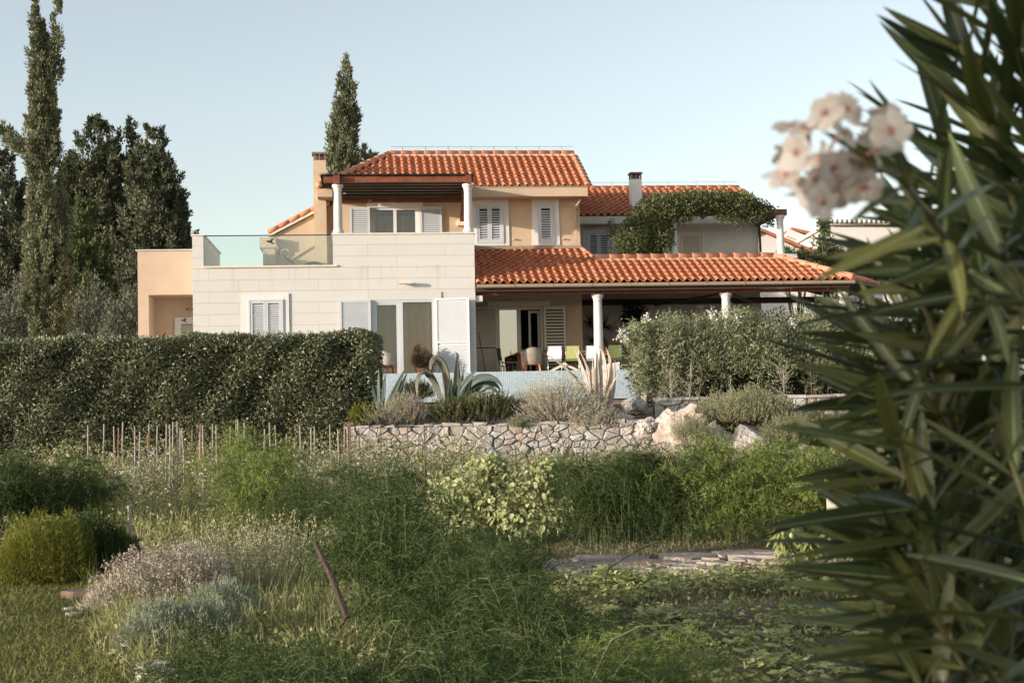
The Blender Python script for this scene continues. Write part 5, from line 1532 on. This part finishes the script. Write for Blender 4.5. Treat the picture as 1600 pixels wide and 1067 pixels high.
# yellow green bush, white flowered clump, silver plant, lavender
def dome(name, label, cat, px, Yk, blobs, n, L, W, seed, mat, needle=True, up=.5, py=850):
    x = px_x(px, Yk, py); t = thing(name, label, cat, gat(x, Yk)); rng = np.random.default_rng(seed); mb = MB()
    for c, r in blobs:
        k = n // len(blobs); d = rvec(rng, k); d[:, 2] = np.abs(d[:, 2]) * 1.1 - .1; q = rng.uniform(.35, 1.03, k) ** .6 * (1 + .12 * np.sin(d[:, 0] * 9 + d[:, 1] * 7))
        P_ = np.array(c) + d * np.array(r) * q[:, None]; D_ = unit(d * .6 + Z3 * up + rng.normal(0, .5, (k, 3)))
        if needle: mb.needle(P_, D_, L * rng.uniform(.5, 1.5, k), W, rng)
        else: mb.rhomb(P_, D_, rvec(rng, k), L * rng.uniform(.6, 1.3, k), W)
    mb.build('foliage', G[mat], t)
    mb = MB()
    for c, r in blobs:
        for k in range(14):
            e = np.array(c) + rvec(rng, 1)[0] * np.array(r) * .8; e[2] = abs(e[2]); mb.tube([(c[0] * .5, c[1] * .5, -.03), e], [.006, .002], 4)
    mb.build('stem', M['bark'], t)
    return t


dome('yellow_bush', 'low rounded yellowish green bush at the edge of the lawn', 'bush', 68, 13.9, [((-.1, 0, .1), (.34, .34, .58)), ((.18, .1, .1), (.30, .3, .55)), ((-.28, .05, .05), (.2, .25, .42))], 26000, .045, .006, 1, 'yellow')
dome('green_bush', 'dark green bush between the yellowish bush and the lone cane', 'bush', 140, 14.4, [((0, 0, .1), (.40, .36, .55)), ((.25, 0, .05), (.3, .3, .4))], 20000, .045, .008, 2, 'asp_dark')
wf = dome('white_flower_clump', 'sprawling clump covered in small whitish flowers beside the lawn corner', 'plant', 255, 12.2, [((-.15, 0, .05), (.42, .4, .36)), ((.22, .1, .1), (.34, .36, .42)), ((-.42, -.1, .0), (.25, .3, .22))], 11000, .06, .008, 3, 'lavender', up=.9)
rng = np.random.default_rng(9); n = 1500; d = rvec(rng, n); d[:, 2] = np.abs(d[:, 2])
P_ = d * np.array([.58, .45, .44]) * rng.uniform(.75, 1.15, n)[:, None] + Z3 * .08
mb = MB()
for k in range(4): mb.rhomb(P_ + rng.normal(0, .010, (n, 3)), rvec(rng, n), rvec(rng, n), .020, .018)
mb.build('flower', G['pinkish'], wf)
dome('silver_plant', 'silvery blue green plant at the bottom left beside the kerb stones', 'plant', 262, 9.9, [((-.05, 0, .02), (.3, .3, .30)), ((.25, .1, .02), (.28, .3, .26))], 12000, .04, .008, 4, 'santolina')
dome('silver_plant', 'second silvery plant behind the first, below the lavender stalks', 'plant', 345, 11.0, [((0, 0, .02), (.35, .3, .30))], 8000, .04, .008, 14, 'santolina')
lv = thing('lavender_plant', 'lavender with tall greyish flower stalks in front of the tall asparagus clump', 'plant', gat(px_x(405, 12.8, 850), 12.8))
rng = np.random.default_rng(3); mb = MB(); n = 420
b_ = rng.normal(0, .16, (n, 3)) * [1.5, 1, 0]; tp = b_ * 1.5 + rng.normal(0, .07, (n, 3)) + Z3 * rng.uniform(.25, .66, n)[:, None]
mb.needle(b_, tp - b_, np.linalg.norm(tp - b_, axis=1), .006, rng)
for k in range(16):
    s = rng.uniform(.68, 1.02, n)[:, None]; mb.rhomb(b_ + (tp - b_) * s + rng.normal(0, .006, (n, 3)), unit(tp - b_ + rng.normal(0, .25, (n, 3))), rvec(rng, n), .02, .010)
mb.build('foliage', G['straw'], lv)

# lime green vine leaves in the sun
vn = thing('squash_vine', 'sunlit pale lime green leafy vine row between asparagus and stone wall', 'plant', gat(px_x(778, 17.0, 800), 17.0))
mb = MB(); rng = np.random.default_rng(23)
bl = [((-.75, 0, .42), (.30, .4, .26)), ((-.4, .1, .60), (.34, .4, .26)), ((0, 0, .52), (.36, .4, .34)), ((.42, .1, .62), (.34, .4, .26)), ((.78, .1, .44), (.26, .35, .26)), ((-.5, -.2, .2), (.4, .3, .2)), ((.3, -.2, .24), (.45, .3, .24)), ((-.1, .2, .86), (.22, .2, .12)), ((.6, .2, .84), (.16, .2, .10))]
for c, r in bl:
    k = 620; d = rvec(rng, k); P_ = np.array(c) + d * np.array(r) * rng.uniform(.5, 1.18, k)[:, None]
    D_ = unit(d * .4 + rng.normal(0, .7, (k, 3)) - Z3 * .3); N_ = unit(d + Z3 * .6 + rng.normal(0, .4, (k, 3)))
    mb.blade(P_, D_, N_, rng.uniform(.03, .085, k), rng.uniform(.03, .075, k), .3, 3, .25, prof=lambda t: np.array([.35, 1., .85, .05])[:len(t)])
mb.build('foliage', G['grape'], vn)
mb = MB()
for k in range(16): x = rng.uniform(-.7, .8); mb.tube([(x, 0, -.02), (x + rng.normal(0, .1), .05, .4), (x + rng.normal(0, .25), 0, .8)], [.010, .008, .004], 4)
mb.build('stem', M['cane'], vn)
# right side low leafy squash and weeds
dome('squash_plant', 'low sunlit leafy squash below the low stone wall at the right', 'plant', 1300, 24.5, [((-.3, 0, .1), (.6, .6, .42)), ((.4, .1, .05), (.6, .6, .36)), ((1.1, 0, .05), (.6, .6, .34))], 3600, .13, .11, 8, 'pale_weed', False, .2, 720)
# pepper plant with fruit
pp = thing('pepper_plant', 'pepper plant with pale green fruit beside the path near the oleander', 'plant', gat(px_x(1255, 12.7, 880), 12.7))
mb = MB(); rng = np.random.default_rng(31)
for c, r, k in (((-.16, 0, .42), (.13, .14, .15), 120), ((.06, 0, .34), (.14, .14, .12), 110), ((.28, .05, .38), (.15, .15, .10), 110), ((.5, .05, .32), (.16, .15, .10), 100), ((-.12, 0, .22), (.12, .12, .14), 70)):
    d = rvec(rng, k); P_ = np.array(c) + d * np.array(r) * rng.uniform(.3, 1., k)[:, None]
    mb.blade(P_, unit(d * np.array([.8, .8, .2]) - Z3 * .55 + rng.normal(0, .3, (k, 3))), unit(d + Z3 + rng.normal(0, .3, (k, 3))), rng.uniform(.06, .11, k), rng.uniform(.022, .034, k), .2, 4, .25)
mb.build('foliage', G['pepper'], pp)
mb = MB()
for e in ((-.16, 0, .46), (.06, 0, .36), (.28, .05, .4), (.5, .05, .34)): mb.tube([(.02 * e[0], 0, -.02), np.array(e) * [.4, 1, .55], e], [.010, .008, .004], 5)
mb.build('stem', G['asp_stem'], pp)
M['fruit'] = plain('pale_green_fruit', (.36, .38, .16), .35, .12, 8)
for e in ((-.15, -.1, .55), (-.19, -.1, .47), (-.12, -.12, .44), (.04, -.1, .40), (.22, -.1, .38), (.42, -.08, .36), (.62, -.06, .34), (-.10, -.1, .50)):
    P(MB().lathe([(.002, -.032), (.012, -.024), (.020, -.004), (.019, .014), (.008, .024), (.003, .03)], 10, e), 'fruit', M['fruit'], pp, smooth=True)
sg = at(1303, 805, 13.6); t = thing('plant_label', 'small blank cream board on a stick behind the pepper plant', 'plant label', sg)
P(MB().box(-.065, .065, -.008, .008, -.03, .17), 'board', M['cream'], t); P(MB().box(-.012, .012, .009, .02, -.45, .2), 'stick', M['cane'], t)

# ------------------------------------------------------------------ terrace furniture
def on_terrace(name, label, cat, u, v, rz, w=0., group=None):
    return thing(name, label, cat, hw(u, v, w - .005 if w == 0 else w), HA + rz, group)


def sling_chair(t, mat):
    for x in (-.205, .205):
        mb = MB(); mb.tube([(x, .22, 0), (x, .24, .44), (x, -.22, .46), (x, -.28, .88)], [.014] * 4, 6)
        mb.tube([(x, -.30, 0), (x, -.24, .30), (x, -.20, .455)], [.014] * 3, 6); P(mb, 'frame', M['steel'], t, smooth=True)
    P(MB().box(-.195, .195, -.22, .24, .452, .47), 'seat', M[mat], t)
    mb = MB(); mb.prism([(-.20, -.235, .50), (.20, -.235, .50), (.20, -.285, .89), (-.20, -.285, .89)], (0, .02, .003)); P(mb, 'backrest', M[mat], t)


def wicker_chair(t, mat):
    for x in (-.22, .22):
        for y in (-.2, .22): P(MB().bar((x * 1.12, y * 1.1, 0), (x * .9, y * .9, .36), .042, .042), 'leg', M['teak'], t)
    P(MB().box(-.25, .25, -.24, .25, .345, .375), 'leg_frame', M['teak'], t)
    a = np.linspace(-.15, PI + .15, 15); prof = [(0.27, .36), (.30, .45), (.325, .62), (.33, .80)]
    V_, F_ = [], []
    for s in (0., .025):
        for r, z in prof:
            top = z + (.07 * np.sin(np.clip(a, 0, PI)) ** 2 - .10 * (1 - np.sin(np.clip(a, 0, PI)))) * ((z - .36) / .44) * 1.
            V_ += [((r - s) * math.cos(q), -(r - s) * math.sin(q) * .98, zz) for q, zz in zip(a, top)]
    n = len(a)
    for b in (0, 4):
        for i in range(3):
            for j in range(n - 1): F_.append([(b + i) * n + j, (b + i) * n + j + 1, (b + i + 1) * n + j + 1, (b + i + 1) * n + j])
    for j in range(n - 1): F_.append([3 * n + j, 3 * n + j + 1, 7 * n + j + 1, 7 * n + j])
    P(MB().add(np.array(V_), F_), 'wicker_shell', M[mat], t, smooth=True)
    P(MB().lathe([(.01, .375), (.25, .38), (.265, .42), (.24, .455), (.01, .46)], 20), 'cushion', M['cushion'], t, smooth=True)


t = on_terrace('wicker_armchair', 'pale wicker armchair with teak legs in front of the french window', 'chair', -2.72, -.75, math.radians(-65)); wicker_chair(t, 'wicker_light')
t = on_terrace('wicker_armchair', 'grey brown wicker armchair at the dining table seen from behind', 'chair', 1.72, .75, math.radians(6)); wicker_chair(t, 'wicker')
t = on_terrace('dining_chair', 'dark taupe sling chair seen side on at the left end of the table', 'chair', 1.05, 1.35, math.radians(-80)); sling_chair(t, 'dark_sling')
for k, (u, v, m_, lab) in enumerate([(2.42, .80, 'white_sling', 'white sling chair at the table just right of the wicker armchair'), (2.93, .85, 'lime_sling', 'lime green sling chair between the two white ones'),
                                  (3.60, .95, 'white_sling', 'white sling chair half hidden by the first porch column'), (4.22, .80, 'lime_sling', 'lime green sling chair at the right end of the table beside the oleander hedge')]):
    t = on_terrace('dining_chair', lab, 'chair', u, v, math.radians((-3, 4, -2, 5)[k]), group='sling chairs along the near side of the table'); sling_chair(t, m_)
for k, (u, lab) in enumerate([(1.9, 'dark taupe sling chair behind the table facing the garden, the left one'), (3.2, 'dark taupe sling chair behind the table facing the garden, the right one')]):
    t = on_terrace('dining_chair', lab, 'chair', u, 2.55, PI, group='dark chairs behind the table'); sling_chair(t, 'dark_sling')
tb = on_terrace('dining_table', 'long orange teak dining table under the porch roof', 'table', 2.9, 1.65, 0)
P(MB().box(-1.55, 1.55, -.45, .45, .72, .76), 'table_top', M['teak'], tb)
for x in (-1.4, 1.4):
    for y in (-.36, .36): P(MB().box(x - .04, x + .04, y - .04, y + .04, 0, .72), 'leg', M['teak'], tb)
P(MB().box(-1.36, 1.36, -.38, .38, .63, .718), 'apron', M['teak'], tb)
t = on_terrace('lantern', 'clear glass lantern jar on the dining table behind the wicker armchair', 'lantern', 1.80, 1.6, 0, .762)
P(MB().lathe([(.05, 0), (.065, .02), (.065, .14), (.045, .17), (.045, .19)], 14), 'glass_jar', M['glass'], t, smooth=True); P(MB().lathe([(.05, .19), (.055, .20), (.03, .23), (.01, .235)], 14), 'lid', M['steel'], t)
t = on_terrace('glass_bowl', 'round glass bowl on the table between wicker armchair and white chair', 'bowl', 2.25, 1.5, 0, .762)
P(MB().lathe([(.03, 0), (.07, .03), (.085, .07), (.07, .115), (.06, .12)], 16), 'bowl', M['pane'], t, smooth=True); P(MB().lathe([(.02, .01), (.06, .03), (.07, .06), (.01, .07)], 12), 'fruit', M['pink_cloth'], t, smooth=True)
for k, (u, lab) in enumerate([(1.50, 'small bottle on the table left of the glass lantern'), (1.58, 'small glass on the table close to the lantern')]):
    o = MB().lathe([(.03, 0), (.032, .10 - .03 * k), (.012, .15 - .05 * k), (.012, .19 - .08 * k)], 10).build('bottle', M['pane'], loc=hw(u, 1.6, .762), smooth=True); tag(o, lab, 'bottle')
o = MB().prism([(-.04, -.1, .75), (.10, -.12, .78), (.12, -.1, .45), (.06, -.12, .2), (.0, -.1, .3)], (.03, .05, 0)).build('cloth', M['pink_cloth'], loc=hw(1.42, .72, 0), rz=HA); tag(o, 'pink cloth hanging from the left arm of the wicker armchair', 'cloth')
t = on_terrace('trestle_bench', 'low white crossed wooden trestle in front of the white and lime chairs', 'trestle', 2.62, .12, 0)
P(MB().bar((-.62, 0, .02), (.06, 0, .36), .04, .07), 'leg', M['cream'], t); P(MB().bar((.66, .06, .02), (-.02, .06, .36), .04, .07), 'leg', M['cream'], t); P(MB().box(-.05, .09, -.03, .09, .30, .345), 'top', M['cream'], t)
tag(MB().tube([(0, 0, 0), (-.24, -.02, 1.45)], .013, 6).build('pole', M['red_pole'], loc=hw(.52, 2.6, 0), rz=HA), 'thin dark red pole leaning against the left porch shutter', 'pole')
t = thing('sun_lounger', 'dark mesh sun lounger with raised head end behind the roof terrace glass', 'sun lounger', hw(-5.1, 1.6, 3.22), HA)
x = np.linspace(-.75, .85, 24); z = np.where(x < -.2, .30 + (-.2 - x) * .75, .22 + .16 * np.sin((x + .2) * PI / 1.05) ** 2)
mb = MB(); A_ = np.stack([x, np.full(24, -.3), z], 1); mb.add(np.concatenate([A_, A_ + [0, .6, 0], A_ + [0, 0, -.03], A_ + [0, .6, -.03]]), [[i, i + 1, 25 + i, 24 + i] for i in range(23)] + [[48 + i, 49 + i, 73 + i, 72 + i] for i in range(23)] + [[i, i + 1, 49 + i, 48 + i] for i in range(23)])
P(mb, 'sling', M['dark_sling'], t)
for sx in (-.5, .6): P(MB().bar((sx, -.28, 0), (sx, -.28, .32), .03, .03).bar((sx, .28, 0), (sx, .28, .32), .03, .03), 'leg_pair', M['metal'], t)
a = np.linspace(0, 2 * PI, 25)
for k, (u, w, r) in enumerate([(-6.05, 4.0, .20), (-5.62, 3.85, .13)]):
    o = MB().tube(np.stack([np.cos(a) * r, np.zeros(25), np.sin(a) * r], 1), .014, 6, caps=False).build('hoop', M['cream'], loc=hw(u, 1.3, w - .0), rz=HA)
    tag(o, ('large' if k == 0 else 'small') + ' pale hoop hanging behind the roof terrace glass', 'ornament')

# ------------------------------------------------------------------ foreground oleander
OL = islands('oleander_leaf_near', [(.034, .052, .020), (.058, .080, .028), (.095, .112, .034), (.16, .162, .045)], .33, .30, .5)
RIB = plain('oleander_midrib', (.20, .22, .09), .5, .15, 6)
OST = plain('oleander_stem', (.13, .12, .055), .6, .25, 10)
ol = thing('oleander_bush', 'large dark green oleander with a pale pink flower head filling the right foreground', 'bush', (.8, 1.8, 0.))
oo = np.array([.8, 1.8, 0.])
rng = np.random.default_rng(77)
lv_ = MB(); st_ = MB()


def lance(t):
    return np.clip(np.sin(PI * np.clip(t, 0, 1) ** .85) ** .75, .0, 1) * .97 + .04 * (1 - t)


def shoot(p0, p1, D0, D1, spacing=.036, Lr=(.145, .205), start=0., bend=.0, top=True):
    a, b = at(*p0, D0), at(*p1, D1)
    L = np.linalg.norm(b - a); t = np.linspace(0, 1, 12)[:, None]
    side = np.array([bend, 0, 0])
    path = a + (b - a) * t + side * np.sin(PI * t) * L
    st_.tube(path - oo, np.linspace(.0055, .0022, 12), 7)
    n = int(L / spacing)
    ph = rng.uniform(0, 6)
    for i in range(n):
        s = start + (1 - start) * (i + .5) / n
        c = np.array([np.interp(s, t[:, 0], path[:, k]) for k in range(3)])
        tg = unit(b - a)
        X_ = unit(np.cross(tg, [.2, 1, .1])); Y_ = np.cross(tg, X_)
        tip = sm(.72, 1., s)
        for k in range(3):
            q = ph + i * PI / 3 + k * 2 * PI / 3 + rng.normal(0, .22)
            rad = X_ * math.cos(q) + Y_ * math.sin(q)
            py_ = p0[1] + (p1[1] - p0[1]) * s; hi = float(1 - sm(150, 560, py_))
            el = rng.normal(.42 + .4 * hi, .16) * (1 - tip) + tip * rng.normal(.85 + .15 * hi, .2)
            d = unit(rad * math.cos(el) + tg * math.sin(el) + np.array([-.30, 0, 0]) * (1 - .5 * tip))
            Lf = rng.uniform(*Lr) * (1 - .25 * tip); W = Lf * rng.uniform(.10, .14)
            N_ = unit(tg * 1. + rng.normal(0, .35, 3))
            dr = rng.uniform(-.06, .13) * (1 - .5 * hi); sd = rng.normal(0, .06)
            args = (np.array([c - oo]), np.array([d]), np.array([N_]), Lf, W)
            f_ = rng.uniform(.25, .55)
            lv_.blade(*args, droop=dr, k=9, fold=f_, prof=lance, side=sd)
            up_ = unit(np.cross(np.cross(d, N_), d)) * .0006
            lv_.blade(np.array([c - oo + up_]), np.array([d]), np.array([N_]), Lf * .96, .0024, droop=dr, k=9, fold=0, prof=lambda t: 1 - .7 * t, side=sd, m=1)


for a in [((1570, 720), (1476, 400), 1.62, 1.55), ((1610, 520), (1500, 70), 1.6, 1.5), ((1650, 420), (1560, -60), 1.55, 1.45), ((1580, 520), (1452, 210), 1.7, 1.66),
          ((1570, 930), (1452, 575), 1.72, 1.62), ((1590, 1110), (1446, 780), 1.62, 1.52), ((1610, 1180), (1450, 945), 1.55, 1.48), ((1560, 1320), (1430, 1060), 1.6, 1.5),
          ((1660, 1120), (1545, 200), 2.05, 1.95), ((1720, 1120), (1620, -20), 2.05, 1.9), ((1620, 1220), (1520, 520), 2.15, 2.0), ((1670, 920), (1600, 280), 1.9, 1.8), ((1580, 1120), (1490, 680), 2.0, 1.85),
          ((1720, 1220), (1580, 720), 1.45, 1.38), ((1540, 800), (1426, 500), 1.8, 1.7), ((1560, 1000), (1420, 690), 1.85, 1.78), ((1550, 1150), (1424, 860), 1.8, 1.75), ((1720, 700), (1640, 120), 1.6, 1.5),
          ((1700, 1300), (1640, 760), 1.9, 1.8), ((1560, 1260), (1500, 900), 2.2, 2.1), ((1540, 660), (1440, 345), 1.95, 1.85), ((1660, 640), (1560, 380), 1.35, 1.3),
          ((1640, 1000), (1500, 560), 2.3, 2.2), ((1680, 1250), (1540, 800), 2.35, 2.2), ((1700, 860), (1620, 420), 2.35, 2.2), ((1560, 1240), (1440, 980), 2.0, 1.9), ((1530, 740), (1430, 600), 1.66, 1.6), ((1530, 1000), (1435, 850), 1.66, 1.6), ((1500, 620), (1425, 420), 1.7, 1.66),
          ((1480, 760), (1400, 560), 1.75, 1.7), ((1480, 960), (1395, 760), 1.72, 1.68), ((1470, 1100), (1390, 930), 1.7, 1.66), ((1470, 640), (1405, 470), 1.85, 1.8), ((1480, 860), (1400, 680), 1.6, 1.56),
          ((1455, 930), (1378, 720), 1.74, 1.7), ((1455, 700), (1385, 530), 1.8, 1.76), ((1460, 1060), (1380, 850), 1.8, 1.76), ((1470, 560), (1420, 420), 1.62, 1.58)]:
    shoot(*a, bend=rng.normal(0, .04))
# the flowering shoot
shoot((1570, 500), (1405, 275), 1.5, 1.06, spacing=.055, Lr=(.09, .13), start=.1)
lv_.build('foliage', [OL, RIB], ol, smooth=True)
st_.build('stem', OST, ol, smooth=True)
fc = P(MB().tube([at(1408, 278, 1.06) - oo, at(1350, 255, 1.05) - oo, at(1305, 245, 1.05) - oo], [.002, .0016, .0012], 6), 'flower_head', OST, ol, smooth=True)
PET = islands('pale_pink_petal', [(.62, .53, .445), (.70, .62, .53), (.76, .69, .61), (.64, .54, .455)], .6, .4, .2)
PEC = plain('deep_pink_flower_throat', (.46, .22, .18), .6, .2, 40)


def flower(c, n, s, parent):
    n = unit(np.array(n, float)); X_ = unit(np.cross(n, [.1, .2, 1.])); Y_ = np.cross(n, X_)
    mb = MB(); q0 = rng.uniform(0, 6)
    for k in range(5):
        q = q0 + k * 2 * PI / 5; d = X_ * math.cos(q) + Y_ * math.sin(q); e = np.cross(n, d)
        V_ = []; cup = rng.uniform(.25, .6); tw = rng.normal(0, .25)
        for i, (r, w) in enumerate([(.08, .10), (.35, .34), (.65, .52), (.9, .46), (1.04, .22)]):
            for j in (-1, -.4, .4, 1):
                V_.append(c + d * r * s + e * (j * w + .22 * r * r) * s + n * s * (cup * r * (1 - .45 * r) - .10 * abs(j) * r + tw * j * r * .35))
        mb.add(np.array(V_), [[i * 4 + j, i * 4 + j + 1, i * 4 + j + 5, i * 4 + j + 4] for i in range(4) for j in range(3)])
    o = P(mb, 'flower', PET, parent, smooth=True)
    mb = MB(); mb.tube([c - n * s * .75, c - n * s * .2, c + n * s * .14], [s * .08, s * .14, s * .2], 8, 1)
    for k in range(5):
        q = q0 + .6 + k * 1.257; d = X_ * math.cos(q) + Y_ * math.sin(q); mb.needle(np.array([c + n * s * .1 + d * s * .08]), np.array([n * .7 + d * .7]), s * .4, s * .12, rng, 1)
    me = mb.mesh('throat', [PET, PEC])
    for p in me.polygons: o.data  # parts share the flower's own object below
    V2 = np.concatenate(mb.V)
    return o, V2, me


fl = [(1236, 200), (1290, 178), (1326, 168), (1316, 210), (1356, 196), (1384, 184), (1376, 216), (1226, 276), (1262, 300), (1284, 250), (1312, 290), (1344, 258), (1246, 240), (1348, 290), (1282, 316), (1366, 238), (1262, 205), (1232, 238), (1300, 262), (1336, 228), (1272, 278), (1390, 206), (1302, 312)]
cc_ = at(1306, 240, 1.05)
for k, (px, py) in enumerate(fl):
    dpt = 1.05 + rng.uniform(-.035, .035)
    c = at(px, py, dpt); n = unit((c - cc_) * [1, .6, 1] + np.array([rng.normal(0, .03), -.028, rng.normal(0, .03)]))
    o, V2, me = flower(c - oo, n, rng.uniform(.0122, .0155), fc)
    th = bpy.data.objects.new('flower_throat', me)
    # join throat into the flower: one mesh per flower
    m1 = o.data; b1 = np.empty(len(m1.vertices) * 3, np.float32); m1.vertices.foreach_get('co', b1)
    j = MB(); j.add(b1.reshape(-1, 3), [list(p.vertices) for p in m1.polygons]); j.add(V2, [list(p.vertices) for p in me.polygons], 1)
    o.data = j.mesh('flower', [PET, PEC], True); bpy.data.objects.remove(th); bpy.data.meshes.remove(m1); bpy.data.meshes.remove(me)
# two blossoms deeper in the bush
for px, py, d_ in ((1458, 695, 1.9), (1462, 704, 1.92), (1528, 770, 1.95)):
    mb = MB(); n = 12; mb.rhomb(at(px, py, d_) - oo + rng.normal(0, .005, (n, 3)), rvec(rng, n), rvec(rng, n), .016, .014); P(mb, 'bud', PET, ol)

# ------------------------------------------------------------------ garden trees just outside the picture on the left: their shade lies over the near garden
for k, (lab, x, y, h, r) in enumerate([('leafy fig tree standing outside the left of the picture beside the camera', -9.8, -4.0, 6.2, 2.2)]):
    bl = [((0, 0, h * .62), (r, r, h * .36)), ((.8, .6, h * .45), (r * .7, r * .7, h * .32)), ((-.7, -.6, h * .5), (r * .8, r * .8, h * .34)), ((.3, -.8, h * .3), (r * .8, r * .8, h * .28))]
    shrub('fig_tree', lab, 'tree', x, y, bl, 850, .26, .17, 300 + k, 'vine', stem=.09, shell=.8)
